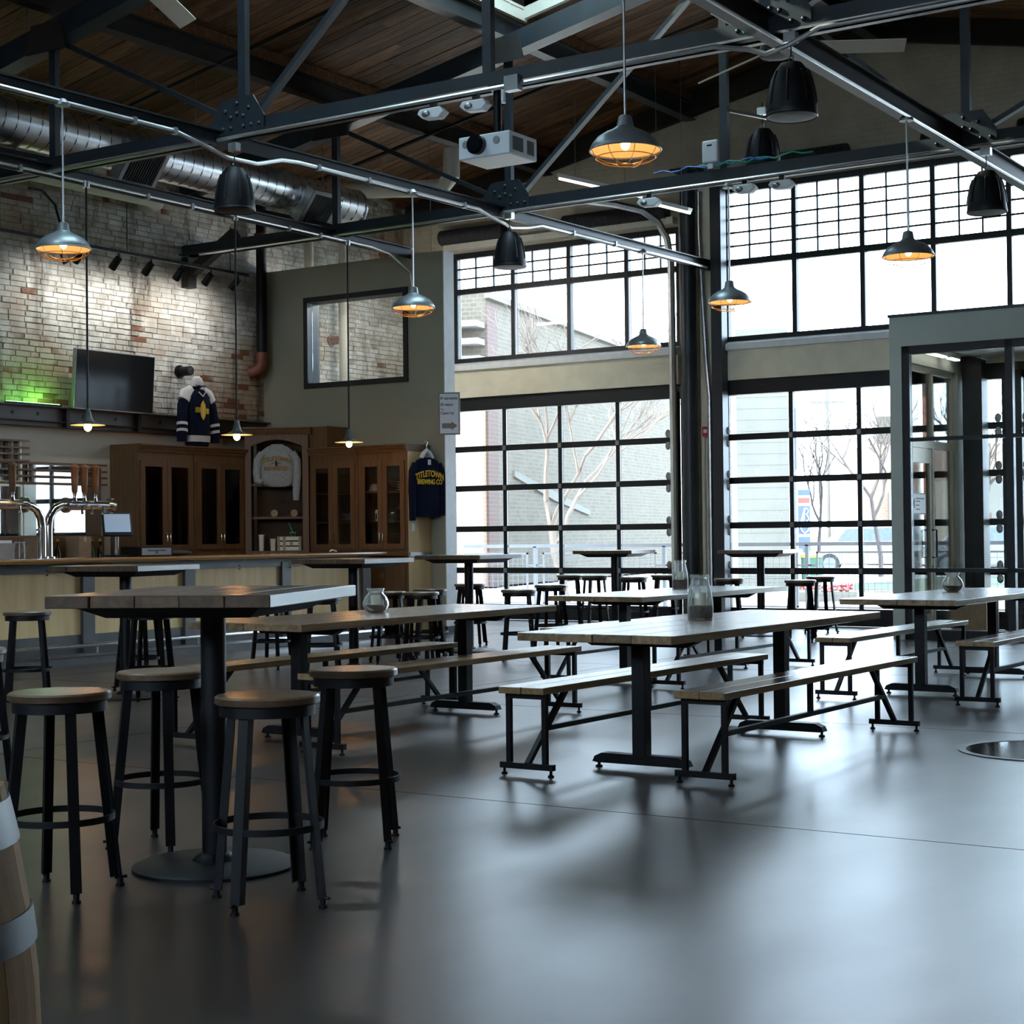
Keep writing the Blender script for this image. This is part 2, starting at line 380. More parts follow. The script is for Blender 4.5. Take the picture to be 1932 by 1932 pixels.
def build_floor():
    fl = stempty('floor'); fl['label'] = 'dark polished concrete floor with saw-cut joints'
    MB().box(XL - .3, XR + .3, YB - .3, YW + .3, -.30, -.02).build('slab_bed', 'concrete_floor', fl, False)
    xs = [XL, -12.6, -8.3, XR]; ys = [YB, 2.9, 6.86, 10.8, 14.7, 18.5, YW]
    g = .006
    for i in range(len(xs) - 1):
        for j in range(len(ys) - 1):
            MB().box(xs[i] + g, xs[i + 1] - g, ys[j] + g, ys[j + 1] - g, -.025, 0).build('concrete_slab', 'concrete_floor', fl, False)
    # round glazed hatch in the floor
    h = thing('floor_hatch', 'round glass floor hatch with metal rim set in the concrete', 'floor hatch', (-2.80, 10.0, 0))
    n = 48; m = MB()
    m.lathe([(.50, -.001), (.50, .006), (.455, .006), (.455, -.001)], n, cap=False); m.build('rim', 'bar_steel', h)
    MB().lathe([(.455, .001), (.455, .004)], n).build('glass_disc', 'screen_glass', h)
build_floor()

def build_brick_wall():
    wl = stempty('wall_left'); wl['label'] = 'whitewashed old brick wall with worn patches and stains'
    MB().box(XL - .35, XL - .012, YB - .3, YW + .3, 2.74, 7.2).build('mortar_backing', 'brick_mortar', wl, False)
    MB().box(XL - .35, XL + .02, YB - .3, YW + .3, 0, 2.74).build('plaster_dado', 'plaster', wl, False)
    ch, bl = .0715, .252
    me = [MB().box(-.002 - .012, .003 + d, -bl / 2 + .005 + e, bl / 2 - .005, -ch / 2 + .0045, ch / 2 - .0045) for d, e in ((0, 0), (.003, .004), (-.003, .0), (.004, .012), (-.005, .006))]
    shared = [bevel_mesh(q.mesh('brick', 'brick_painted', False), .004) for q in me]
    rest = MB(); cand = []
    r = 0; z = 2.78
    while z < 6.9:
        y = 9.6 - random.uniform(0, .2)
        while y < YW:
            k = random.choice((1, 1, 1, 1.08, .94, .52 if r % 3 == 0 else 1)) * random.uniform(.96, 1.04); L_ = bl * k
            cand.append((y + L_ / 2, z + random.uniform(-.004, .004), L_)); y += L_
        z += ch; r += 1
    # the ones that show largest in the picture: nearest of those in the frame
    vis = [c for c in cand if c[0] > 13.72 and 3.02 < c[1] < 5.6 and not (14.6 < c[0] < 16.05 and c[1] < 3.75)]
    vis.sort(key=lambda c: c[0]); pick = set(vis[:300])
    for c in cand:
        if c in pick:
            link('brick', random.choice(shared), wl, (XL, c[0], c[1]), (random.uniform(-.014, .014), 0, random.uniform(-.012, .012)), (1, c[2] / bl, random.uniform(.94, 1.03)))
        else:
            d = random.uniform(-.005, .004)
            rest.box(XL - .014, XL + .003 + d, c[0] - c[2] / 2 + .005, c[0] + c[2] / 2 - .005, c[1] - ch / 2 + .0045, c[1] + ch / 2 - .0045)
    o = rest.build('brick_rows', 'brick_painted', wl, False); o['kind'] = 'stuff'
def bevel_mesh(me, wd):
    bm = bmesh.new(); bm.from_mesh(me); bmesh.ops.bevel(bm, geom=[e for e in bm.edges], offset=wd, segments=1, affect='EDGES'); bm.to_mesh(me); bm.free(); return me
build_brick_wall()

# partition with an interior window
PX0, PX1, PY0, PY1, PZ = XL, -13.16, 18.45, 18.68, 5.20
WX0, WX1, WZ0, WZ1 = -15.62, -13.76, 3.45, 4.76
def build_partition():
    m = MB()
    m.box(PX0, WX0, PY0, PY1, 0, PZ); m.box(WX1, PX1, PY0, PY1, 0, PZ); m.box(WX0, WX1, PY0, PY1, 0, WZ0); m.box(WX0, WX1, PY0, PY1, WZ1, PZ)
    struct(m.build('wall_partition', 'taupe_paint', None, False), 'taupe painted partition wall with interior window')
    e = MB().box(PX1, PX1 + .012, PY0 - .002, PY1 + .002, 0.1, PZ)  # white sheet over the taupe paints the window light on this end
    struct(e.build('trim_1', 'sill_white', None, False), 'partition end face coloured pale for the window light on it')
    b = MB().box(PX1 - .6, PX1 + .03, PY0 - .015, PY1 + .015, 0, .1)
    struct(b.build('baseboard_partition', 'black_frame', None, False), 'black baseboard at the foot of the partition')
    wn = stempty('window_1'); wn['label'] = 'black framed interior window high in the partition'
    t, d = .075, .02
    for a in ((WX0, WX1, WZ0, WZ0 + t), (WX0, WX1, WZ1 - t, WZ1), (WX0, WX0 + t, WZ0 + t, WZ1 - t), (WX1 - t, WX1, WZ0 + t, WZ1 - t)):
        rbox('frame_bar', 'black_frame', wn, a[0], a[1], PY0 - d, PY1 + d, a[2], a[3])
    rbox('pane', 'window_glass', wn, WX0 + t, WX1 - t, PY0 + .09, PY0 + .10, WZ0 + t, WZ1 - t)
build_partition()

# window wall -------------------------------------------------------
def build_window_wall():
    T = .35; y0, y1 = YW, YW + T
    m = MB()
    segs = [(-15.55, -11.42, 5.87), (-10.68, -2.40, 6.36)]
    z_lint0, z_lint1 = 3.53, 4.06
    m.box(XL - .3, -15.62, y0, y1, 0, 5.87)
    m.box(-11.44, -11.06, y0, y1, 0, 5.87); m.box(-11.06, -10.70, y0, y1, 0, 6.36)                      # pilaster between the two window banks
    m.box(-2.38, XR + .3, y0, y1, 0, 6.36)
    for a, b, zt in segs:
        m.box(a - .09, b + .04, y0, y1, z_lint0, z_lint1)
    m.box(-6.60, -6.42, y0, y1, 0, z_lint0)
    # gable above the windows
    m.prism([(XL - .3, y0, 5.87), (-11.06, y0, 5.87), (-11.06, y0, roofz(-11.06) + .15), (XL - .3, y0, roofz(XL) + .1)], (0, T, 0))
    m.prism([(-11.06, y0, 6.36), (XR + .3, y0, 6.36), (XR + .3, y0, roofz(XR) + .1), (RIDGE, y0, roofz(RIDGE) + .15), (-11.06, y0, roofz(-11.06) + .15)], (0, T, 0))
    struct(m.build('wall_windows', 'gable_paint', None, False), 'painted gable wall above the big windows')
    l = MB()
    for a, b, zt in segs: l.box(a - .05, b, y0 - .10, y0 - .002, z_lint0, z_lint1 - .10)
    struct(l.build('trim_2', 'lintel_paint', None, False), 'cream concrete lintels above the overhead doors')
    l = MB()
    for a, b, zt in segs:
        l.prism([(a - .05, y0 - .17, z_lint1 - .10), (a - .05, y0, z_lint1 - .10), (a - .05, y0, z_lint1 + .04), (a - .05, y0 - .17, z_lint1 - .01)], (b - a + .05, 0, 0))
    struct(l.build('trim_3', 'sill_white', None, False), 'pale window sills under the clerestory windows')
    l = MB(); l.box(-15.6, -11.45, y0 - .16, y0 - .002, 5.90, 6.00); l.box(-10.66, -2.4, y0 - .16, y0 - .002, 6.38, 6.48)
    struct(l.build('trim_4', 'cream_paint', None, False), 'cream ledges over the clerestory windows')
    l = MB()
    for x0, x1 in ((XL, RIDGE), (RIDGE, XR)):
        l.prism([(x0, y0 - .11, roofz(x0) - .34), (x1, y0 - .11, roofz(x1) - .34), (x1, y0 - .11, roofz(x1) - .02), (x0, y0 - .11, roofz(x0) - .02)], (0, .108, 0))
    struct(l.build('trim_5', 'steel_dark', None, False), 'dark ledger beam following the roof slope on the gable')
    # clerestory windows
    wi = 2
    for (a, b, zt), xs in ((segs[0], [-15.49, -14.39, -13.36, -12.34, -11.46]), (segs[1], [-10.68, -9.61, -8.59, -7.58, -6.55, -5.52, -4.49, -3.46, -2.42])):
        w_ = stempty('window_%d' % wi); w_['label'] = 'black framed clerestory window bank %s' % ('beside the partition' if wi == 2 else 'above the glass vestibule'); wi += 1
        ya, yb = y0 + .02, y0 + .10
        zs, ztr = z_lint1 + .0, 5.25
        rbox('frame_bar', 'black_frame', w_, a - .06, b + .02, ya - .02, yb, zs, zs + .11)
        rbox('frame_bar', 'black_frame', w_, a - .06, b + .02, ya, yb, zt - .09, zt)
        rbox('transom', 'black_frame', w_, a - .06, b + .02, ya, yb, ztr - .045, ztr + .045)
        for x in xs: rbox('mullion', 'black_frame', w_, x - .035, x + .035, ya - .01, yb, zs, zt)
        for i in range(len(xs) - 1):
            p, q = xs[i] + .035, xs[i + 1] - .035
            rbox('pane', 'window_glass', w_, p, q, ya + .03, ya + .036, zs + .11, ztr - .045)
            rbox('pane', 'window_glass', w_, p, q, ya + .03, ya + .036, ztr + .045, zt - .09)
            for k in (1, 2):
                x = p + (q - p) * k / 3; rbox('muntin', 'black_frame', w_, x - .012, x + .012, ya + .014, ya + .046, ztr + .045, zt - .09)
            nz = 3 if zt < 6 else 5
            for k in range(1, nz):
                z = ztr + .045 + (zt - .09 - ztr - .045) * k / nz; rbox('muntin', 'black_frame', w_, p, q, ya + .016, ya + .044, z - .012, z + .012)
        # side frame strip
    # overhead glazed doors
    rails = [.02, .77, 1.43, 2.08, 2.71, 3.32]
    di = 1
    for a, b, cols, lab in ((-15.60, -11.52, [-14.59, -13.56, -12.53], 'beside the partition'), (-10.70, -6.62, [-9.70, -8.68, -7.65], 'left of the glass vestibule'), (-6.40, -2.42, [-5.4, -4.41, -3.41], 'behind the glass vestibule')):
        d_ = stempty('door_%d' % di); d_['label'] = 'black glazed overhead door ' + lab; di += 1
        ya, yb = y0 + .03, y0 + .085
        rbox('header', 'black_frame', d_, a - .05, b + .06, y0 - .04, y0 + .12, 3.32, 3.54)
        rbox('bottom_panel', 'black_frame', d_, a, b, ya, yb, .0, .24)
        xs = [a] + cols + [b]
        for x in xs: rbox('stile', 'black_frame', d_, x - .033, x + .033, ya, yb, .0, 3.34)
        for k, z in enumerate(rails[1:-1]): rbox('rail', 'black_frame', d_, a, b, ya - .004, yb + .004, z - .045, z + .045)
        zz = [.24] + [z for z in rails[1:-1]] + [3.34]
        for i in range(len(xs) - 1):
            for k in range(len(zz) - 1):
                rbox('pane', 'window_glass', d_, xs[i] + .033, xs[i + 1] - .033, ya + .02, ya + .026, zz[k] + (.0 if k == 0 else .045), zz[k + 1] - (.045 if k < len(zz) - 2 else .0))
        for x in cols:
            for z in rails[1:-1]: rbox('hinge', 'steel_grey', d_, x - .03, x + .03, ya - .02, ya - .004, z - .035, z + .035)
        # track and roller brackets at the jambs
        for sx, x in ((-1, a), (1, b)):
            rbox('track', 'black_frame', d_, x + sx * .03 - .05, x + sx * .03 + .05, y0 - .12, y0 - .02, 0, 3.42)
            for z in rails[1:-1]:
                for dz in (-.09, .09):
                    hb = MB().ellip((0, 0, 0), .045, .012, .062, 10, 6); hb.cyl((0, -.02, 0), (0, -.01, 0), .018, n=8)
                    o = hb.build('roller_hinge', 'steel_grey', d_); o.location = (x - sx * .07, y0 - .125, z + dz)
build_window_wall()

def build_other_walls():
    # rear wall and side wall lie out of view
    m = MB(); m.box(XL - .3, XR + .3, YB - .3, YB, 0, 3.9); m.box(XL - .3, XR + .3, YB - .3, YB, 6.2, 8.8)
    xs = [XL - .3, -12.3, -8.2, -7.9, -3.6, -3.3, 1.3, XR + .3]
    for i in range(0, len(xs), 2): m.box(xs[i], xs[i + 1], YB - .3, YB, 3.9, 6.2)
    for i in range(1, 7, 2):
        w_ = stempty('window_%d' % (4 + i // 2)); w_['label'] = 'black framed window behind the viewer'
        for k in range(5):
            a = xs[i] + (xs[i + 1] - xs[i]) * k / 4; rbox('mullion', 'black_frame', w_, a - .04, a + .04, YB - .14, YB - .06, 3.9, 6.2)
        for z in (3.93, 5.2, 6.17): rbox('rail', 'black_frame', w_, xs[i], xs[i + 1], YB - .14, YB - .06, z - .03, z + .03)
        rbox('pane', 'window_glass', w_, xs[i], xs[i + 1], YB - .10, YB - .094, 3.9, 6.2)
    struct(m.build('wall_back', 'gable_paint', None, False), 'painted wall behind the viewer')
    m = MB().box(XR, XR + .35, YB, YW, 0, 7.2)
    struct(m.build('wall_right', 'gable_paint', None, False), 'painted side wall out of view')
build_other_walls()

# ------------------------------------------------------------------ roof deck, planks, skylight
SKX0, SKX1 = -11.10, -9.30
SKYS = [(4.7, 8.05), (9.35, 12.7), (14.0, 17.35)]       # a row of skylights, one to each roof bay
def build_roof():
    c = stempty('ceiling'); c['label'] = 'dark stained timber plank roof deck'
    def slab(x0, x1, y0, y1, off0=.045, off1=.25):
        MB().prism([(x0, y0, roofz(x0) + off0), (x1, y0, roofz(x1) + off0), (x1, y0, roofz(x1) + off1), (x0, y0, roofz(x0) + off1)], (0, y1 - y0, 0)).build('roof_deck', 'deck_dark', c, False)
    slab(XL - .35, SKX0, YB - .3, YW + .4); slab(SKX1, RIDGE, YB - .3, YW + .4)
    ye = [YB - .3] + [v for p in SKYS for v in p] + [YW + .4]
    for k in range(0, len(ye), 2): slab(SKX0, SKX1, ye[k], ye[k + 1])
    slab(RIDGE + 1e-4, XR + .35, YB - .3, YW + .4)
    th = math.atan(SLOPE)
    def plank(x0, x1, y, wd):
        xm = (x0 + x1) / 2; L = (x1 - x0) / math.cos(th); s = -1 if xm < RIDGE else 1
        ubox('plank', 'ceiling_wood', c, (xm, y, roofz(xm) + .022 + random.uniform(-.004, .004)), (L - .004, wd - .008, .04), (0, s * th, 0))
    y = 8.6; wd = .152
    while y < YW - .05:
        cut = random.uniform(-14.2, -11.8)
        hit = any(a - wd < y < b + wd for a, b in SKYS)
        for a, b in ([(XL, cut), (cut, SKX0), (SKX1, RIDGE)] if hit else [(XL, cut), (cut, RIDGE)]): plank(a, b, y, wd)
        y += wd
    y = 14.2
    while y < YW - .05:
        plank(RIDGE, -2.0, y, wd); y += wd
    t = .06
    for q, (s0, s1) in enumerate(SKYS):
        s = thing('skylight', ['pale glazed skylight box behind the viewer', 'pale glazed skylight box just above the picture edge', 'pale glazed skylight box showing at the top edge above the projector'][q], 'skylight', group='skylights in the plank roof')
        for x0, x1 in ((SKX0 - t, SKX0), (SKX1, SKX1 + t)):
            rbox('curb', 'cream_paint', s, x0, x1, s0 - t, s1 + t, roofz(x0) - .12, roofz(SKX1) + .55)
        for y0, y1 in ((s0 - t, s0), (s1, s1 + t)):
            MB().prism([(SKX0, y0, roofz(SKX0) - .10), (SKX1, y0, roofz(SKX1) - .10), (SKX1, y0, roofz(SKX1) + .55), (SKX0, y0, roofz(SKX1) + .55)], (0, y1 - y0, 0)).build('curb', 'cream_paint', s, False)
        for k in range(2):
            a = s0 + (s1 - s0) * k / 2; b = s0 + (s1 - s0) * (k + 1) / 2
            rbox('pane', 'sky_glass', s, SKX0, SKX1, a, b - .04, roofz(SKX1) + .50, roofz(SKX1) + .51)
        rbox('glazing_bar', 'steel_grey', s, SKX0, SKX1, (s0 + s1) / 2 - .03, (s0 + s1) / 2 + .03, roofz(SKX1) + .46, roofz(SKX1) + .54)
build_roof()

# ------------------------------------------------------------------ steelwork
ZC = 5.22                                          # underside of the bottom chords
NX = [XL, -13.70, -11.02, -8.15, -5.42, -2.65, XR]  # panel points
TOPC = lambda x: roofz(x) - .62
def ibeam_y(name, label, x, y0, y1, z1, h, fl, mat, group, nailer=True):
    t = thing(name, label, 'beam', (0, 0, 0), 0, group)
    m = MB().box(x - .012, x + .012, y0, y1, z1 - h, z1); m.build('web', mat, t, False)
    rbox('flange', mat, t, x - fl / 2, x + fl / 2, y0, y1, z1 - h, z1 - h + .02)
    rbox('flange', mat, t, x - fl / 2, x + fl / 2, y0, y1, z1 - .02, z1)
    if nailer: rbox('wood_nailer', 'ceiling_wood', t, x - fl / 2 - .02, x + fl / 2 + .02, y0, y1, z1 + .001, roofz(x) - .004)
    return t
def build_purlins():
    for x, lb, mt in ((-13.70, 'dark steel purlin above the spiral duct', 'steel_dark'), (-11.22, 'blue-grey steel purlin along the skylight edge', 'steel_blue'), (-8.2, 'steel ridge purlin at the top of the roof', 'steel_dark'), (-5.42, 'dark steel purlin beyond the ridge', 'steel_dark'), (-2.65, 'dark steel purlin nearest the side wall', 'steel_dark')):
        ibeam_y('roof_purlin', lb, x, YB, YW, roofz(x) - .13 - (.04 if x == RIDGE else 0), .25, .17, mt, 'roof purlins')
build_purlins()
def build_truss(y, label):
    t = thing('roof_truss', label, 'roof truss', (0, y, 0), 0, 'steel roof trusses')
    x0, x1 = XL + .02, XR - .02
    m = MB(); m.box(x0, x1, -.075, -.06, ZC, ZC + .14); m.box(x0, x1, .06, .075, ZC, ZC + .14); m.box(x0, x1, -.14, -.06, ZC, ZC + .016); m.box(x0, x1, .06, .14, ZC, ZC + .016)
    m.build('bottom_chord', 'steel_blue', t, False)
    for a, b in ((x0, RIDGE), (RIDGE, x1)):
        m = MB().bar((a, 0, TOPC(a)), (b, 0, TOPC(b)), .22, .24); m.build('top_chord', 'steel_blue', t, False)
    for x in NX[1:-1]:
        m = MB().bar((x, 0, ZC + .1), (x, 0, TOPC(x)), .09, .07, (0, 1, 0)); m.build('post', 'steel_blue', t, False)
    dg = [(NX[2], NX[1]), (NX[2], NX[3]), (NX[4], NX[3]), (NX[4], NX[5]), (NX[1], NX[0]), (NX[5], NX[6])]
    for b, tp in dg:
        sx = 1 if tp > b else -1
        MB().bar((b + sx * .08, .02, ZC + .14), (tp - sx * .02, .02, TOPC(tp) - .05), .09, .05, (0, 0, 1)).build('diagonal', 'steel_blue', t, False)
    if 'bolt' not in UNIT: UNIT['bolt'] = MB().ellip((0, 0, 0), .022, .02, .022, 8, 5).mesh('bolt', 'steel_blue')
    for x in (NX[2], NX[4]):
        g = MB().prism([(x - .34, -.10, ZC + .02), (x + .34, -.10, ZC + .02), (x + .34, -.10, ZC + .15), (x + .20, -.10, ZC + .36), (x - .20, -.10, ZC + .36), (x - .34, -.10, ZC + .15)], (0, .016, 0)).build('gusset_plate', 'steel_blue', t, False)
        for dx, dz in [(-.28, .07), (-.18, .07), (-.08, .07), (.08, .07), (.18, .07), (.28, .07), (-.15, .24), (-.08, .17), (.08, .17), (.15, .24), (0, .30), (0, .20)]:
            link('bolt_head', UNIT['bolt'], g, (x + dx, -.105, ZC + dz))
    for x in NX[1:-1]:
        MB().prism([(x - .30, -.12, TOPC(x) - .20), (x + .30, -.12, TOPC(x) - .20), (x + .22, -.12, TOPC(x) + .11), (x - .22, -.12, TOPC(x) + .11)], (0, .016, 0)).build('gusset_plate', 'steel_dark', t, False)
    return t
build_truss(12.15, 'dark blue-grey roof truss carrying the projector')
build_truss(16.85, 'dark blue-grey roof truss closer to the windows')

L2A = .040
def L2X(y): return -11.34 + L2A * (y - 10)      # the dome pendant beam runs slightly askew
def build_ties():
    # longitudinal angle beams level with the bottom chords
    for x, lb, y0, y1, an in ((-13.70, 'black angle beam carrying the bar pendants', 2, PY0, 0), (-11.40, 'angle beam with conduit carrying the first row of dome pendants', 2, YW - .1, L2A)):
        t = thing('tie_beam', lb, 'beam', (x if not an else L2X(0), 0, 0), -math.atan(an), 'longitudinal beams under the trusses')
        rbox('web', 'steel_blue', t, -.01, .01, y0, y1, ZC - .08, ZC + .06); rbox('flange', 'steel_blue', t, -.06, .06, y0, y1, ZC + .045, ZC + .06)
    t = thing('tie_beam', 'deep brown channel beam crossing the upper corner near the big speaker', 'beam', (-5.45, 0, 0), 0, 'longitudinal beams under the trusses')
    rbox('web', 'steel_dark', t, -.012, .012, 2, YW, ZC - .02, ZC + .14)
    rbox('flange', 'steel_dark', t, -.07, .07, 2, YW, ZC - .035, ZC - .02); rbox('flange', 'steel_dark', t, -.07, .07, 2, YW, ZC + .14, ZC + .155)
    # conduits
    def conduit(name, pts, r, lab, mat='conduit_metal'):
        tag(MB().tube(pts, r, 8).build(name, mat), lab, 'conduit')
    conduit('conduit', [(-13.61, 2, ZC - .06), (-13.61, PY0 - 1.0, ZC - .06), (-13.62, PY0 - .6, ZC - .10), (-13.62, PY0 - .12, ZC - .30), (-13.62, PY0 - .05, ZC - .55)], .018, 'thin metal conduit clipped along the bar pendant beam')
    z = ZC - .065
    conduit('conduit', [(L2X(y) + .07, y, z + d) for y, d in ((2, 0), (11.4, 0), (11.8, -.07), (12.1, -.13), (12.5, -.12), (12.85, -.02), (13.1, 0), (16.2, 0), (16.5, -.07), (16.85, -.12), (17.2, -.07), (17.5, 0), (21.7, 0))], .021, 'bright metal conduit along the dome pendant beam, dipping under both trusses')
    conduit('conduit', [(-16.2, 12.02, ZC - .03), (-11.6, 12.02, ZC - .03), (-8.4, 12.02, ZC - .03), (-5.9, 12.02, ZC - .03), (-5.6, 12.02, ZC - .10), (-5.45, 12.02, ZC - .16), (-5.25, 12.02, ZC - .12), (-5.0, 12.02, ZC - .03), (1.5, 12.02, ZC - .03)], .021, 'bright metal conduit under the projector truss')
    conduit('conduit', [(-16.0, 16.72, ZC - .02), (1.5, 16.72, ZC - .02)], .018, 'metal conduit under the truss closer to the windows')
    conduit('conduit', [(-5.34, 6, ZC - .07), (-5.34, 15.0, ZC - .07), (-5.34, 21.8, ZC - .07)], .016, 'metal conduit along the brown channel beam')
    conduit('conduit', [(-12.3, 20.4, 6.12), (-11.95, 21.0, 6.10), (-11.70, 21.4, 6.04), (-11.56, 21.62, 5.90), (-11.48, 21.76, 5.66), (-11.45, 21.82, 5.3), (-11.45, 21.84, 3.0), (-11.45, 21.84, .2)], .055, 'large silver pipe bending down beside the black column', 'galvanized')
    # clips: small beam clamps along the conduits
    for x, ys in ((-11.2, (8.9, 10.9, 11.4, 13.4, 14.2, 15.9, 18.2, 19.2)), (-13.61, (11.6, 13.4, 14.1, 15.8, 16.4))):
        for ci, y in enumerate(ys):
            x = x if x < -12 else L2X(y) + .07
            tag(MB().box(x - .028, x + .028, y - .02, y + .02, ZC - .10, ZC - .035).build('conduit_clip', 'steel_grey', None, False), 'small metal conduit clip on %s, %s from the picture edge' % ('the dome pendant beam' if x > -12 else 'the bar pendant beam', ['first', 'second', 'third', 'fourth', 'fifth', 'sixth', 'seventh', 'eighth'][ci]), 'clip', 'conduit clips on ' + ('the dome pendant beam' if x > -12 else 'the bar pendant beam'))
    # sprinkler pipes
    tag(MB().tube([(XL + .3, 14.6, roofz(XL + .3) - .35), (RIDGE - .2, 14.6, roofz(RIDGE) - .46)], .025, 8).build('sprinkler_pipe', 'steel_dark'), 'thin dark sprinkler pipe running up the planks between the trusses', 'pipe')
    tag(MB().tube([(XL + .3, 18.75, roofz(XL + .3) - .40), (RIDGE - .2, 18.75, roofz(RIDGE) - .5)], .025, 8).build('sprinkler_pipe', 'steel_dark'), 'thin dark sprinkler pipe near the gable wall', 'pipe')
build_ties()

def build_columns():
    # steel and masonry at the pier between the window banks
    c = thing('steel_column', 'round-edged black steel column left of the cream pier', 'column', (-11.16, 21.80, 0))
    MB().cyl((0, 0, 0), (0, 0, 6.6), .115, n=20).build('shaft', 'steel_blue', c); MB().box(-.19, .19, -.19, .19, 0, .03).build('base_plate', 'steel_blue', c, False)
    MB().box(-.20, .20, -.16, .16, 6.6, 6.64).build('cap_plate', 'steel_blue', c, False)
    p = MB().box(-11.03, -10.80, YW - .14, YW - .003, 0, 6.55)
    struct(p.build('trim_6', 'lintel_paint', None, False), 'cream masonry pier between the window banks')
    c = thing('steel_column', 'square black steel column right of the cream pier', 'column', (-10.70, 21.86, 0))
    MB().box(-.085, .085, -.09, .09, 0, 6.5).build('shaft', 'steel_blue', c, False); MB().box(-.14, .14, -.13, .13, 0, .03).build('base_plate', 'steel_blue', c, False)
    for i, x in enumerate((-10.97, -10.91)):
        tag(MB().tube([(x, YW - .165, .1), (x, YW - .165, 2.72)], .014, 8).build('conduit', 'cream_paint'), 'thin painted conduit on the cream pier, %s' % ('one of a pair' if i else 'other of a pair'), 'conduit')
    tag(MB().tube([(-10.86, YW - .20, .05), (-10.86, YW - .20, 3.3), (-10.90, YW - .2, 3.75), (-11.0, YW - .2, 5.6), (-11.0, YW - .2, 6.3)], .035, 10).build('conduit', 'galvanized'), 'silver conduit climbing between the pier and the square black column', 'conduit')
    f = thing('fire_alarm_box', 'small red fire alarm box on the cream pier', 'alarm', (-10.94, YW - .15, 2.80))
    MB().box(-.05, .05, -.045, 0, -.07, .07).build('housing', 'red_paint', f, False); MB().box(-.03, .03, -.052, -.045, -.02, .03).build('pull_lever', 'white_plastic', f, False)
build_columns()

# ------------------------------------------------------------------ ducts and pipes
def build_duct():
    x, z, r, y0, y1 = -14.30, 5.82, .25, 4.0, 17.95
    t = thing('spiral_duct', 'large silver spiral duct with square air grilles above the bar', 'duct', (x, 0, z))
    m = MB(); m.cyl((0, y0, 0), (0, y1, 0), r, n=40)
    m.build('duct_tube', 'galvanized', t)
    # one raised spiral seam
    pts = []; pitch = .165; n = int((y1 - 8.5) / pitch * 14)
    for i in range(n):
        a = 2 * PI * i / 14; pts.append((r * math.cos(a), 8.5 + pitch * i / 14, r * math.sin(a)))
    MB().tube(pts, .008, 4).build('spiral_seam', 'bar_steel', t)
    o = MB().lathe([(r + .01, 0), (r + .012, .03), (r - .05, .045), (.02, .05)], 40).build('end_cap', 'galvanized', t)
    o.rotation_euler = (-PI / 2, 0, 0); o.location = (0, y1 - .03, 0)
    for yc in (13.75, 16.9):
        g = MB(); a = math.radians(-38)                  # facing down into the room
        cx, cz = math.cos(a), math.sin(a); n1 = Vector((cx, 0, cz)); u1 = Vector((0, 1, 0)); v1 = n1.cross(u1)
        c = n1 * (r + .10); W, H = .27, .24
        R_ = Matrix((u1, v1, n1)).transposed().to_4x4(); R_.translation = c + Vector((0, yc, 0))
        gr = MB().box(-W, W, -H, H, -.16, 0).build('grille_box', 'galvanized', t, False); gr.matrix_local = R_
        f = MB(); b = .035
        f.box(-W - .02, W + .02, -H - .02, -H + b, 0, .02); f.box(-W - .02, W + .02, H - b, H + .02, 0, .02); f.box(-W - .02, -W + b, -H + b, H - b, 0, .02); f.box(W - b, W + .02, -H + b, H - b, 0, .02)
        f.build('grille_frame', 'steel_grey', gr, False)
        MB().box(-W + b, W - b, -H + b, H - b, .001, .004).build('grille_dark', 'black_metal', gr, False)
        lv = MB()
        for k in range(13):
            p = -W + b + (2 * W - 2 * b) * (k + .5) / 13; lv.box(p - .004, p + .004, -H + b, H - b, .004, .014)
        lv.build('louvre_blades', 'bar_steel', gr, False)
    for yc in (12.3, 14.9, 17.3):
        MB().tube([(0, yc, r), (0, yc, roofz(x) - z - .02)], .006, 5).build('hanger_rod', 'steel_grey', t)
build_duct()
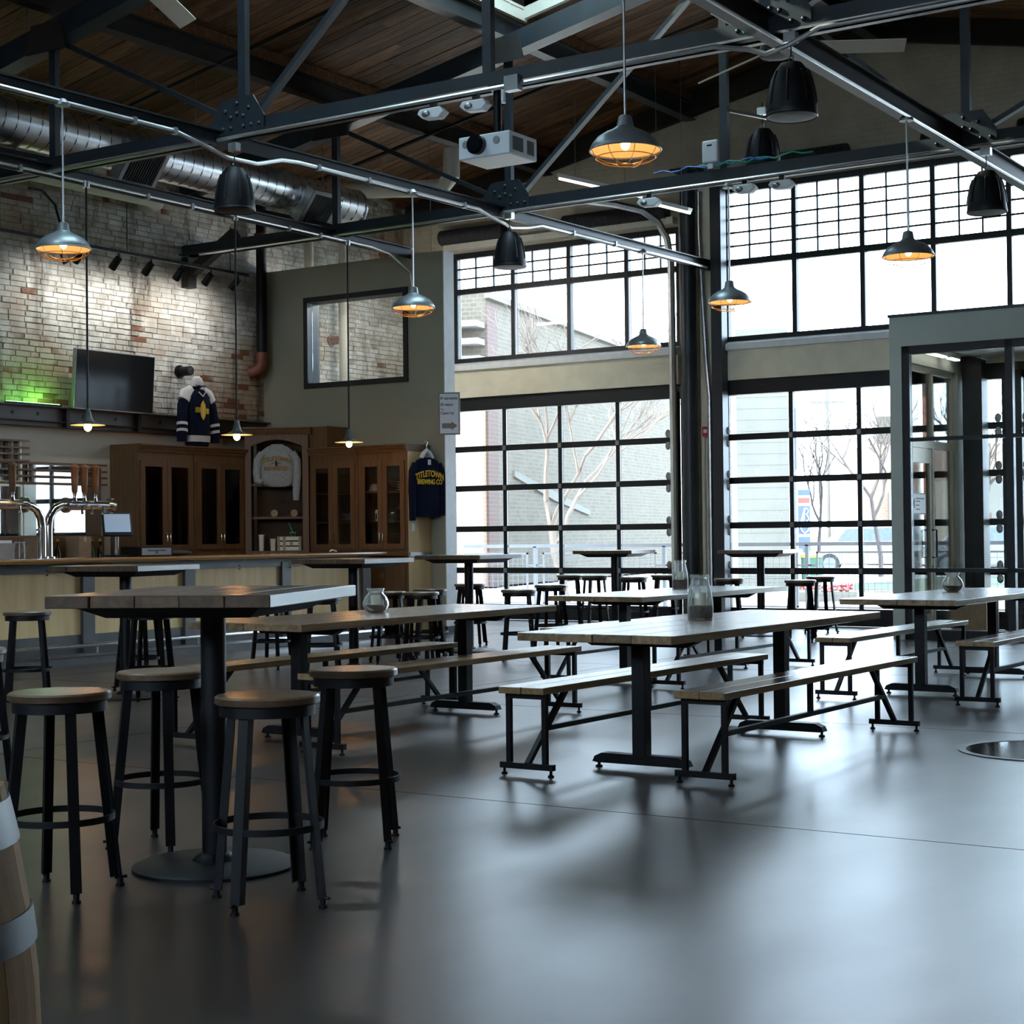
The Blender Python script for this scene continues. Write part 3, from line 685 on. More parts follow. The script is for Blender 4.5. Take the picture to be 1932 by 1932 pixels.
def build_pipes():
    tag(MB().tube([(-15.95, 6, 5.80), (-15.95, 15.4, 5.80), (-15.95, 15.75, 5.80), (-16.1, 16.0, 5.80), (-16.35, 16.1, 5.80)], .11, 14).build('insulated_pipe', 'cream_paint'), 'fat cream insulated pipe under the spiral duct against the brick', 'pipe')
    t = thing('drain_pipe', 'black cast iron drain pipe with rusty elbow in the brick corner', 'pipe', (-16.22, 18.22, 0))
    MB().tube([(0, 0, 3.98), (0, 0, 6.70)], .075, 14).build('riser', 'black_metal', t)
    MB().tube([(0, 0, 4.0), (0, 0, 3.86), (-.03, -.02, 3.77), (-.10, -.06, 3.72), (-.16, -.10, 3.71)], .085, 14).build('elbow', 'rust_red', t)
    MB().cyl((0, 0, 5.55), (0, 0, 5.72), .10, n=14).build('coupling', 'rust_red', t)
    for i, (x, y) in enumerate(((-16.15, 19.2), (-16.15, 20.0))):
        tag(MB().tube([(x, y, 0.0), (x, y, 6.6)], .07, 12).build('riser_pipe', 'cream_paint'), 'cream riser pipe behind the partition, %s to the black drain pipe' % ('closer' if i == 0 else 'farther'), 'pipe')
    for i, (y, z) in enumerate(((16.72, 3.62), (20.0, 4.35))):
        t = thing('vent_stub', ['short black vent pipe stub poking from the brick beside the television', 'short rusty vent pipe stub seen through the interior window'][i], 'pipe', (XL, y, z))
        MB().cyl((0, 0, 0), (.22, 0, 0), .065, n=14, cap=False).build('stub', ['black_metal', 'rust_red'][i], t); MB().cyl((0, 0, 0), (.215, 0, 0), .055, n=14).build('dark_bore', 'black_metal', t); MB().cyl((0, 0, 0), (.03, 0, 0), .09, n=14).build('collar', ['black_metal', 'rust_red'][i], t)
    tag(MB().tube([(-15.6, 19.3, 6.45), (-14.1, 19.3, 6.30), (-13.75, 19.3, 6.28), (-13.60, 19.3, 6.42), (-13.6, 19.3, 6.8)], .12, 14).build('waste_pipe', 'cream_paint'), 'fat cream pipe turning up behind the dome pendant by the partition', 'pipe')
    tag(MB().tube([(-16.2, 13.95, 5.66), (-16.25, 14.2, 5.68), (-16.3, 14.45, 5.55), (-16.32, 14.58, 5.25), (-16.32, 14.56, 4.95), (-16.2, 14.5, 4.80), (-15.7, 14.46, 4.93)], .016, 8).build('cable', 'black_metal'), 'thick black cable looping down the brick to the light track', 'cable')
    t = thing('wall_bracket', 'heavy black timber bracket on the brick above the track lights', 'bracket', (XL, 16.85, 0))
    MB().bar((.05, 0, 4.95), (.95, 0, 5.45), .13, .13, (0, 1, 0)).build('strut', 'steel_dark', t, False); MB().box(.012, .14, -.08, .08, 4.78, 5.2).build('wall_plate', 'steel_dark', t, False)
build_pipes()

def build_wall_channel():
    t = thing('steel_channel', 'long dark steel channel with bolts fixed along the brick wall', 'beam', (XL + .02, 0, 0))
    MB().box(.01, .03, 9.0, PY0, 2.74, 2.99).build('web', 'bar_steel', t, False)
    MB().box(.01, .12, 9.0, PY0, 2.985, 3.0).build('flange', 'bar_steel', t, False); MB().box(.01, .10, 9.0, PY0, 2.80, 2.812).build('flange', 'black_metal', t, False); MB().box(.01, .10, 9.0, PY0, 2.735, 2.745).build('flange', 'black_metal', t, False)
    for y in (12.1, 13.4, 14.62, 15.85, 17.1): MB().box(.03, .11, y - .03, y + .03, 2.74, 2.985).build('stiffener', 'black_metal', t, False)
    for y in (13.8, 14.2, 14.95, 15.5, 16.3, 16.8): MB().cyl((.03, y, 2.90), (.045, y, 2.90), .02, n=10).build('bolt_head', 'black_metal', t)
build_wall_channel()

# ------------------------------------------------------------------ hanging lamps
def light_at(parent, loc, energy, col, r=.03, kind='POINT'):
    l = bpy.data.lights.new('lamp_light', kind); l.energy = energy; l.color = col; l.shadow_soft_size = r
    o = bpy.data.objects.new('lamp_light', l); COL.objects.link(o); o.parent = parent; o.location = loc; return o
def make_dome(top):
    t = thing('dome_pendant', '', 'pendant lamp')
    # local origin: rim height. dome radius .24
    MB().lathe([(.238, 0), (.238, .012), (.222, .045), (.188, .085), (.135, .118), (.085, .140), (.058, .160), (.052, .19), (.046, .225), (.030, .235)], 36).build('shade', 'pendant_steel', t)
    sh = t.children[0]
    me = MB().lathe([(.236, .003), (.219, .042), (.184, .080), (.130, .112), (.07, .13), (.01, .132)], 36, cap=False).build('shade_lining', 'white_enamel', t)
    MB().tube([(.238 * math.cos(2 * PI * i / 40), .238 * math.sin(2 * PI * i / 40), 0) for i in range(40)], .006, 6, True).build('rim', 'pendant_steel', t)
    MB().ellip((0, 0, .045), .032, .032, .045, 14, 8).build('bulb', 'bulb_warm', t)
    MB().cyl((0, 0, .08), (0, 0, .14), .022, n=12).build('socket', 'white_enamel', t)
    cg = MB()
    for k in range(8):
        a = 2 * PI * k / 8; ca, sa = math.cos(a), math.sin(a)
        cg.tube([(r * ca, r * sa, z) for r, z in ((.232, 0), (.215, -.035), (.175, -.068), (.12, -.088), (.055, -.098))], .0028, 4)
    for r, z in ((.20, -.05), (.055, -.098)):
        cg.tube([(r * math.cos(2 * PI * i / 32), r * math.sin(2 * PI * i / 32), z) for i in range(32)], .0032, 4, True)
    cg.build('wire_cage', 'brass', t)
    MB().cyl((0, 0, .23), (0, 0, top), .009, n=10).build('stem', 'conduit_metal', t)
    MB().lathe([(.065, top), (.065, top + .022), (.04, top + .05), (.03, top + .06)], 20).build('canopy', 'steel_grey', t)
    light_at(t, (0, 0, .02), 2.6, (1, .42, .12), .03)
    return t
def open_shade(o):   # take the bottom cap off the lathe so the shade is hollow
    me = o.data; bm = bmesh.new(); bm.from_mesh(me)
    low = [f for f in bm.faces if len(f.verts) > 8 and abs(f.normal.z) > .9 and f.calc_center_median().z < .02]
    bmesh.ops.delete(bm, geom=low, context='FACES_ONLY'); bm.to_mesh(me); bm.free()
def build_pendants():
    ZR = 3.86
    d0 = make_dome(ZC - .10 - ZR); open_shade([c for c in d0.children if c.name.split('.')[0] == 'shade'][0])
    spots = [((L2X(10.08) + .07, 10.08, ZR), 'brushed steel dome pendant with lit orange inside, in front of the brick wall'),
             ((L2X(14.95) + .07, 14.95, ZR), 'steel dome pendant with wire cage in front of the interior window'),
             ((L2X(19.9) + .07, 19.9, ZR), 'small looking steel dome pendant over the overhead door beside the partition'),
             ((-8.05, 16.72, ZR), 'steel dome pendant hanging from the truss by the cream pier'),
             ((-5.42, 9.70, ZR), 'largest dome pendant, beside the white projector'),
             ((-5.38, 14.97, ZR), 'steel dome pendant against the bright clerestory windows on the brown beam')]
    for i, (p, lb) in enumerate(spots):
        o = d0 if i == 0 else copy_tree(d0)
        o.location = p; o['label'] = lb; o['group'] = 'caged dome pendants'
    # cone pendants over the bar
    t = thing('cone_pendant', '', 'pendant lamp')
    ZB = 2.545
    s = MB().lathe([(.186, 0), (.186, .004), (.12, .018), (.066, .042), (.046, .08), (.036, .13), (.028, .165), (.018, .175)], 28).build('shade', 'cone_paint', t); open_shade(s)
    MB().lathe([(.184, .001), (.118, .014), (.064, .037), (.02, .06)], 28, cap=False).build('shade_lining', 'white_enamel', t)
    MB().ellip((0, 0, -.018), .042, .042, .048, 14, 8).build('bulb', 'bulb_warm', t); MB().cyl((0, 0, .02), (0, 0, .06), .018, n=10).build('socket', 'brass', t)
    top = ZC - .12 - ZB
    MB().cyl((0, 0, .17), (0, 0, top), .011, n=8).build('stem', 'black_metal', t); MB().cyl((0, 0, top), (0, 0, top + .07), .038, n=14).build('junction_box', 'conduit_metal', t)
    light_at(t, (0, 0, -.07), 2.6, (1, .50, .18), .03)
    for i, (y, lb) in enumerate(((12.5, 'cone pendant with bare bulb in front of the television'), (14.83, 'cone pendant with bare bulb beside the hockey jersey'), (16.95, 'cone pendant with bare bulb in front of the partition wall'))):
        o = t if i == 0 else copy_tree(t)
        o.location = (-13.61, y, ZB); o['label'] = lb; o['group'] = 'cone pendants over the bar'
build_pendants()

def build_speakers():
    t = thing('pendant_speaker', '', 'speaker')
    # origin at the bottom rim
    pr = [(.150, .0), (.192, .0), (.200, .02), (.197, .05), (.185, .16), (.160, .28), (.125, .36), (.085, .415), (.03, .43)]
    body = MB().lathe(pr, 36)
    body.build('body', 'black_metal', t)
    MB().lathe([(.196, -.004), (.203, .004), (.203, .018), (.196, .026)], 36, cap=False).build('rim', 'black_frame', t)
    MB().lathe([(.02, -.010), (.12, -.012), (.188, .002)], 32).build('grille', 'steel_dark', t)
    rb = MB()
    for k in range(8):
        a = 2 * PI * (k + .3) / 8; ca, sa = math.cos(a), math.sin(a)
        rb.tube([(ca * (r + .001), sa * (r + .001), z) for r, z in ((.192, .09), (.185, .16), (.160, .28), (.135, .345))], .010, 6)
    rb.build('ribs', 'black_metal', t)
    MB().tube([(.02 * math.cos(a), 0, .455 + .028 * math.sin(a)) for a in [2 * PI * i / 12 for i in range(12)]], .005, 5, True).build('eye_bolt', 'chrome', t)
    MB().tube([(0, 0, .47), (0, 0, .72)], .006, 6).build('hanger', 'steel_dark', t)
    MB().box(-.05, .05, -.035, .035, .58, .66).build('junction_box', 'conduit_metal', t, False)
    for i, (p, lb) in enumerate((((-11.06, 12.05, 4.48), 'black pendant speaker in front of the spiral duct'),
                                 ((-10.98, 16.78, 4.54), 'black pendant speaker above the clerestory window beside the partition'),
                                 ((-5.25, 12.05, 4.54), 'largest black pendant speaker, under the bolted gusset plate'),
                                 ((-5.20, 16.78, 4.53), 'black pendant speaker against the bright windows under the brown channel beam'),
                                 ((-7.85, 17.20, 5.42), 'black pendant speaker on an arm above the truss by the white access point'))):
        o = t if i == 0 else copy_tree(t)
        o.location = p; o['label'] = lb; o['group'] = 'black pendant speakers'
    tag(MB().bar((-8.15, 16.85, 6.03), (-7.80, 17.22, 5.96), .04, .03).build('speaker_arm', 'conduit_metal', None, False), 'thin metal arm holding a pendant speaker off the truss post', 'bracket')
    tag(MB().tube([(-7.85, 17.2, 5.97), (-7.85, 17.2, 5.9)], .005, 5).build('arm_hook', 'chrome'), 'small hook between the metal arm and the pendant speaker', 'hook')
build_speakers()

def build_projector():
    t = thing('projector', 'white ceiling projector with black lens hung from the truss', 'projector', (-8.03, 11.88, 4.57))
    W, D, H = .53, .44, .20
    bevel(MB().box(-W / 2, W / 2, 0, D, 0, H).build('housing', 'projector_white', t, False), .012)
    MB().cyl((-.06, .02, .11), (-.06, -.05, .11), .085, n=28).build('lens_ring', 'lens_black', t); MB().cyl((-.06, -.04, .11), (-.06, -.075, .11), .068, n=28).build('lens', 'screen_glass', t)
    v = MB()
    for k in range(12): v.box(W / 2, W / 2 + .002, .05 + k * .014, .058 + k * .014, .04, .16)
    for k in range(8): v.box(W / 2, W / 2 + .002, .28 + k * .014, .288 + k * .014, .04, .16)
    v.build('vent_slots', 'steel_dark', t, False)['kind'] = 'stuff'
    v = MB(); v.cyl((-.19, -.001, .13), (-.19, -.003, .13), .035, n=16); v.cyl((.13, -.001, .13), (.13, -.003, .13), .035, n=16); v.build('front_vents', 'steel_grey', t)
    MB().box(-.14, -.125, -.003, .001, .10, .14).build('sensor_window', 'lens_black', t, False)
    MB().box(-.12, .10, .10, .36, H, H + .02).build('mount_plate', 'black_metal', t, False); MB().cyl((0, .22, H + .02), (0, .22, .645), .035, n=14).build('mount_pole', 'black_metal', t)
    MB().box(-.06, .06, .16, .28, .62, .66).build('mount_bracket', 'steel_grey', t, False)
build_projector()

def build_ceiling_gear():
    # white floodlight heads clipped to the trusses
    t = thing('emergency_light', '', 'emergency light')
    bevel(MB().prism([(-.12, 0, 0), (.10, 0, 0), (.14, 0, -.05), (.08, 0, -.10), (-.09, 0, -.09), (-.15, 0, -.04)], (0, .10, 0)).build('housing', 'white_plastic', t, False), .01)
    MB().ellip((-.05, -.005, -.05), .045, .02, .03, 12, 6).build('lens', 'steel_grey', t); MB().box(-.03, .03, .03, .07, 0, .07).build('bracket', 'steel_dark', t, False)
    for i, (p, lb) in enumerate((((-8.68, 12.0, 5.12), 'white twin-lens emergency light under the truss left of the projector'), ((-8.22, 12.0, 5.12), 'white emergency light head right above the projector'),
                                 ((-9.05, 16.7, 5.13), 'white emergency light above the silver pipe bend'), ((-7.86, 16.7, 5.14), 'dark lensed emergency light at the top of the dome pendant by the pier'), ((-7.42, 16.7, 5.13), 'pale emergency light against the first clerestory bay right of the pier'))):
        o = t if i == 0 else copy_tree(t); o.location = p; o['label'] = lb; o['group'] = 'emergency lights on the trusses'
    t = thing('access_point', 'white rounded wireless access point box standing on the truss', 'network device', (-8.26, 16.72, 5.42))
    bevel(MB().box(-.10, .10, -.03, .03, 0, .26).build('housing', 'white_plastic', t, False), .025, 3); MB().box(-.03, .03, -.034, -.030, .19, .205).build('slot', 'lens_black', t, False); MB().box(-.03, .03, -.02, .02, -.06, 0).build('foot', 'white_plastic', t, False)
    t = thing('junction_box', 'grey junction box on the truss above the projector mount', 'junction box', (-7.80, 12.0, 5.13)); MB().box(-.07, .07, -.04, .04, 0, .13).build('box_body', 'steel_grey', t, False); MB().cyl((-.10, 0, .02), (-.10, 0, -.09), .02, n=10).build('gland', 'white_plastic', t)
    for mt, z, lb in (('wire_blue', 5.41, 'loose blue cable lying along the truss'), ('wire_green', 5.41, 'loose green cable lying along the truss')):
        pts = [(-9.0 + k * .11 + (.5 if mt == 'wire_green' else 0), 16.76 + .02 * math.sin(k), z + .02 * math.sin(k * 1.9)) for k in range(14)]
        tag(MB().tube(pts, .010, 5).build('cable', mt), lb, 'cable')
    pts = [(-5.62, 12.0, 5.95), (-5.66, 12.0, 5.6), (-5.70, 12.0, 5.36), (-5.62, 12.0, 5.25)]
    tag(MB().tube(pts, .008, 5).build('cable', 'wire_green'), 'thin green cable hanging in front of the bolted gusset plate', 'cable')
    tag(MB().tube([(p[0] + .05, p[1], p[2]) for p in pts], .008, 5).build('cable', 'wire_blue'), 'thin blue cable hanging in front of the bolted gusset plate', 'cable')
    # ceiling fans
    t = thing('ceiling_fan', '', 'ceiling fan')
    MB().lathe([(.06, -.10), (.15, -.08), (.16, 0), (.12, .07), (.03, .10)], 24).build('motor', 'steel_dark', t); MB().cyl((0, 0, .1), (0, 0, 1.95), .016, n=10).build('down_rod', 'steel_dark', t)
    for k in range(3):
        a = 2 * PI * k / 3 + math.radians(150)
        b = MB().box(.14, 1.25, -.085, .085, -.008, .008).build('blade', 'white_enamel', t, False); b.rotation_euler = (math.radians(-27), 0, a)
    t.location = (-6.69, 14.98, 6.02); t['label'] = 'three-bladed ceiling fan half hidden behind the bolted gusset plate'; t['group'] = 'ceiling fans'
    o = copy_tree(t, (-10.17, 9.95, 6.0), math.radians(-34), 'ceiling fan with one blade tip showing at the top edge above the duct', 'ceiling fans')
    # fluorescent strips near the gable
    for i, (p, q, lb) in enumerate((((-12.55, 20.5, 6.50), (-11.20, 20.5, 6.07), 'white fluorescent strip under the roof slope beside the largest dome pendant'), ((-11.15, 20.6, 6.0), (-10.50, 20.6, 5.78), 'white fluorescent strip end by the silver pipe bend'))):
        t = thing('strip_light', lb, 'strip light', (0, 0, 0), 0, 'strip lights near the gable')
        P, Q = Vector(p), Vector(q); MB().bar(P, Q, .12, .05).build('housing', 'white_plastic', t, False); [MB().tube([P + (Q - P) * k, Vector(((P + (Q - P) * k).x, P.y, roofz((P + (Q - P) * k).x) - .02))], .005, 5).build('hanger_rod', 'steel_grey', t) for k in (.2, .8)]; MB().tube([P - Vector((0, 0, .045)), Q - Vector((0, 0, .045))], .019, 8).build('tube', 'tube_lit', t)
    t = thing('strip_light', 'added unseen strip light brightening the passage behind the partition', 'strip light', (0, 0, 0), 0, 'strip lights near the gable')  # unseen lamp added to brighten the brick behind the interior window
    MB().box(-15.5, -14.0, 19.69, 19.81, 5.00, 5.05).build('housing', 'white_plastic', t, False); MB().tube([(-15.45, 19.75, 4.97), (-14.05, 19.75, 4.97)], .019, 8).build('tube', 'added_fill_tube', t)
    for x in (-15.2, -14.3): MB().tube([(x, 19.75, 5.05), (x, 19.75, roofz(x) - .02)], .005, 5).build('hanger_rod', 'steel_grey', t)
    # rolled black screens above the windows
    for i, (x0, x1, z, lb) in enumerate(((-15.66, -14.45, 6.12, 'beside the waste pipe'), (-13.34, -11.56, 6.10, 'above the clerestory window beside the partition'), (-9.95, -8.72, 6.59, 'beside the access point'), (-7.65, -7.15, 6.58, 'behind the pendant speaker in the corner'), (-6.35, -5.2, 6.58, 'above the vestibule'))):
        t = thing('rolled_screen', 'rolled black corrugated screen on the ledge ' + lb, 'rolled screen', (0, YW - .14, z), 0, 'rolled black screens over the windows')
        pf = []; n = int((x1 - x0) / .035)
        mb = MB(); vs = []; k = 14
        pts = [(x0 + (x1 - x0) * j / (2 * n), 0, 0) for j in range(2 * n + 1)]
        mb.tube(pts, .12, 14, taper=[.125 if j % 2 else .112 for j in range(2 * n + 1)]); mb.build('roll', 'corrugated_black', t)
build_ceiling_gear()

def build_track():
    t = thing('track_rail', 'black lighting track hung in front of the brick wall', 'light track', (-15.6, 0, 4.94))
    MB().box(-.02, .02, 12.2, 17.25, -.02, .02).build('rail', 'black_metal', t, False)
    for y in (13.0, 15.0, 16.9): MB().tube([(0, y, .02), (0, y, .62)], .006, 6).build('hanger_rod', 'black_metal', t)
    s = thing('track_spotlight', '', 'spotlight')
    d = Vector((-.72, 0, -.69)).normalized()
    MB().cyl((0, 0, 0), (0, 0, -.07), .012, n=8).build('swivel', 'black_metal', s)
    MB().cyl((0, 0, -.06) , Vector((0, 0, -.06)) + d * .17, .045, .052, 16).build('can', 'black_metal', s)
    MB().cyl(Vector((0, 0, -.06)) + d * .168, Vector((0, 0, -.06)) + d * .172, .042, n=16).build('lens', 'lamp_face', s)
    l = light_at(s, Vector((0, 0, -.06)) + d * .20, 8, (1, .98, .95), .03, 'SPOT'); l.data.spot_size = math.radians(140); l.data.spot_blend = 1.
    l.rotation_euler = d.to_track_quat('-Z', 'Y').to_euler()
    ords = ['first', 'second', 'third', 'fourth', 'fifth', 'sixth']
    for i, y in enumerate((14.25, 14.86, 15.42, 15.98, 16.52, 17.05)):
        o = s if i == 0 else copy_tree(s)
        o.location = (-15.6, y, 4.92); o['label'] = 'black track spotlight aimed at the brick, %s along the track from the dome pendant' % ords[i]; o['group'] = 'track spotlights'
build_track()

def build_tv():
    t = thing('television', 'large flat black television mounted on the brick wall', 'television', (-16.22, 15.35, 3.37), 0)
    t.rotation_euler = (0, math.radians(4), 0)
    bevel(MB().box(-.03, .03, -.69, .69, -.385, .385).build('bezel', 'steel_grey', t, False), .006); MB().box(.030, .033, -.675, .675, -.37, .372).build('screen', 'screen_glass', t, False)
    MB().box(-.15, -.03, -.15, .15, -.12, .12).build('wall_mount', 'black_metal', t, False)
    t = thing('green_lamp', 'small green glowing lamp on the steel channel left of the television', 'lamp', (-16.30, 14.1, 3.0))
    MB().box(-.02, .05, -.45, .40, 0, .02).build('housing', 'black_metal', t, False); MB().box(-.01, .03, -.43, .38, .02, .026).build('diffuser', 'led_green', t, False)
    l = light_at(t, (.02, .1, .06), 1.1, (.25, 1, .12), .05)
build_tv()

# ------------------------------------------------------------------ bar
BZ = 1.12
def build_bar():
    x, y0, y1 = -13.75, 8.2, 17.5
    t = thing('bar_counter', 'long wooden topped bar with pale plywood panels and steel posts', 'bar counter', (x, 0, 0))
    MB().box(-.12, -.02, y0, y1, 0, BZ - .06).build('carcass', 'black_frame', t, False); MB().box(-.75, -.02, y1 - .04, y1, 0, BZ - .06).build('end_panel', 'bar_panel_wood', t, False)
    posts = [9.45, 11.02, 12.59, 14.13, 15.82, 17.42]
    for p in posts: bevel(MB().box(-.02, .045, p - .085, p + .085, .10, BZ - .10).build('post', 'bar_steel', t, False))
    for a, b in zip([y0] + posts, posts): MB().box(-.02, .0, a + (.085 if a != y0 else 0), b - .085, .30, BZ - .15).build('panel', 'bar_panel_wood', t, False)
    MB().box(-.02, .03, y0, y1, BZ - .15, BZ - .056).build('fascia', 'bar_steel', t, False); MB().box(-.02, .012, y0, y1, .0, .30).build('kick_board', 'bar_steel', t, False)
    MB().box(.012, .26, y0, y1, 0, .10).build('foot_step', 'bar_steel', t, False)
    MB().box(.255, .27, y0, y1, .085, .112).build('step_nosing', 'chrome', t, False); MB().tube([(.16, y0, .19), (.16, y1, .19)], .022, 10).build('foot_rail', 'chrome', t)
    for p in posts: MB().cyl((.16, p, .1), (.16, p, .19), .012, n=8).build('rail_bracket', 'steel_grey', t)
    for p in (12.0, 13.3, 14.95, 15.86, 16.5): MB().tube([(.04, p, BZ - .12), (.07, p, BZ - .15), (.06, p, BZ - .175), (.04, p, BZ - .165)], .005, 5).build('bag_hook', 'black_metal', t)
    # continuous wooden top with rounded front edge
    pr = [(-.80, BZ - .055), (.20, BZ - .055), (.235, BZ - .04), (.245, BZ - .02), (.235, BZ - .003), (.21, BZ + .004), (.17, BZ - .004), (-.80, BZ - .004)]
    tp = MB().prism([(x + a, y0, b) for a, b in pr], (0, y1 - y0 + .10, 0)).build('bar_worktop', 'bar_top_wood')
    tag(tp, 'glossy brown wooden bar top with rounded edge', 'countertop')
build_bar()

def build_tap_tower():
    t = thing('beer_tap_tower', 'chrome beer tap tower with wooden tap handles on the bar top', 'beer tap', (-14.15, 12.38, BZ))
    for s in (-1, 1):
        MB().tube([(0, s * .045, 0), (0, s * .045, .34), (0, s * .06, .44), (0, s * .12, .53), (0, s * .20, .57), (0, s * .28, .58)], .045, 14).build('riser', 'chrome', t)
        MB().cyl((0, s * .28, .58), (0, s * .95, .58), .055, n=20).build('arm', 'chrome', t)
        MB().cyl((0, s * .27, .58), (0, s * .31, .58), .085, n=20).build('flange', 'chrome', t); MB().cyl((0, s * .92, .58), (0, s * .96, .58), .085, n=20).build('flange', 'chrome', t); MB().ellip((0, s * .965, .58), .05, .03, .05, 14, 8).build('end_knob', 'chrome', t)
    MB().tube([(0, -.12, .31), (0, .12, .31)], .012, 8).build('cross_bar', 'chrome', t)
    for y in (-.46, .40, .54, .70):
        h = MB().lathe([(.014, 0), (.018, .05), (.032, .07), (.040, .20), (.042, .32), (.05, .33), (.05, .345), (.02, .375)], 12, (0, 0, 0)).build('tap_handle', 'cabinet_oak', t); h.location = (.02, y, .66)
        MB().lathe([(.028, -.03), (.022, 0), (.018, .03), (.028, .05)], 12).build('tap_collar', 'chrome', h)
        MB().tube([(.06, y, .58), (.13, y, .56), (.14, y, .48)], .014, 8).build('spout', 'chrome', t)
    MB().cyl((0, -.045, 0), (0, -.045, .02), .075, n=18).build('base_ring', 'chrome', t); MB().cyl((0, .045, 0), (0, .045, .02), .075, n=18).build('base_ring', 'chrome', t)
build_tap_tower()

def build_pos():
    t = thing('till_terminal', 'dark touch screen till terminal on the bar top', 'till', (-14.36, 13.62, BZ), math.radians(-28))
    s = MB().box(-.02, .02, -.17, .17, -.13, .15).build('monitor', 'steel_blue', t, False); s.location = (.0, 0, .36); s.rotation_euler = (0, math.radians(-16), 0); bevel(s, .01)
    q = MB().box(.021, .024, -.15, .15, -.085, .13).build('screen', 'screen_lit', s, False)
    MB().cyl((-.03, 0, .02), (-.02, 0, .25), .025, n=12).build('neck', 'steel_grey', t); MB().box(-.12, .10, -.13, .13, 0, .02).build('foot', 'black_metal', t, False)
    t = thing('cash_drawer', 'low grey metal cash drawer beside the till terminal', 'cash drawer', (-14.30, 14.02, BZ), math.radians(-10))
    MB().box(-.20, .20, -.22, .22, 0, .11).build('case', 'black_metal', t, False); MB().box(.20, .212, -.20, .20, .015, .095).build('drawer_front', 'steel_grey', t, False); MB().cyl((.212, 0, .045), (.22, 0, .045), .014, n=12).build('lock', 'chrome', t); MB().box(.212, .216, -.12, .12, .062, .07).build('slot', 'black_metal', t, False)
    t = thing('napkin_caddy', 'dark boxy napkin caddy at the edge of the frame on the bar', 'caddy', (-14.1, 11.75, BZ)); MB().box(-.08, .08, -.10, .10, 0, .17).build('case', 'sign_brown', t, False); MB().box(-.06, .06, -.08, .08, .17, .20).build('napkins', 'white_cloth', t, False)
    h = thing('coat_hanger', 'loose white plastic hanger lying on the bar end', 'hanger', (-13.95, 17.0, BZ + .004))
    MB().tube([(0, -.05, .012), (-.02, .02, .03), (0, .09, .012)], .010, 6).build('shoulder_bar', 'white_plastic', h); MB().tube([(-.02, .02, .03), (-.02, .05, .09), (-.02, .085, .12), (-.02, .09, .15), (-.02, .06, .165)], .004, 5).build('hook', 'chrome', h)
    c = tag(MB().ellip((-14.3, 14.55, BZ + .03), .12, .20, .035, 16, 6).build('dark_cloth', 'dark_cloth'), 'crumpled dark cloth on the bar behind the cash drawer', 'cloth')
build_pos()

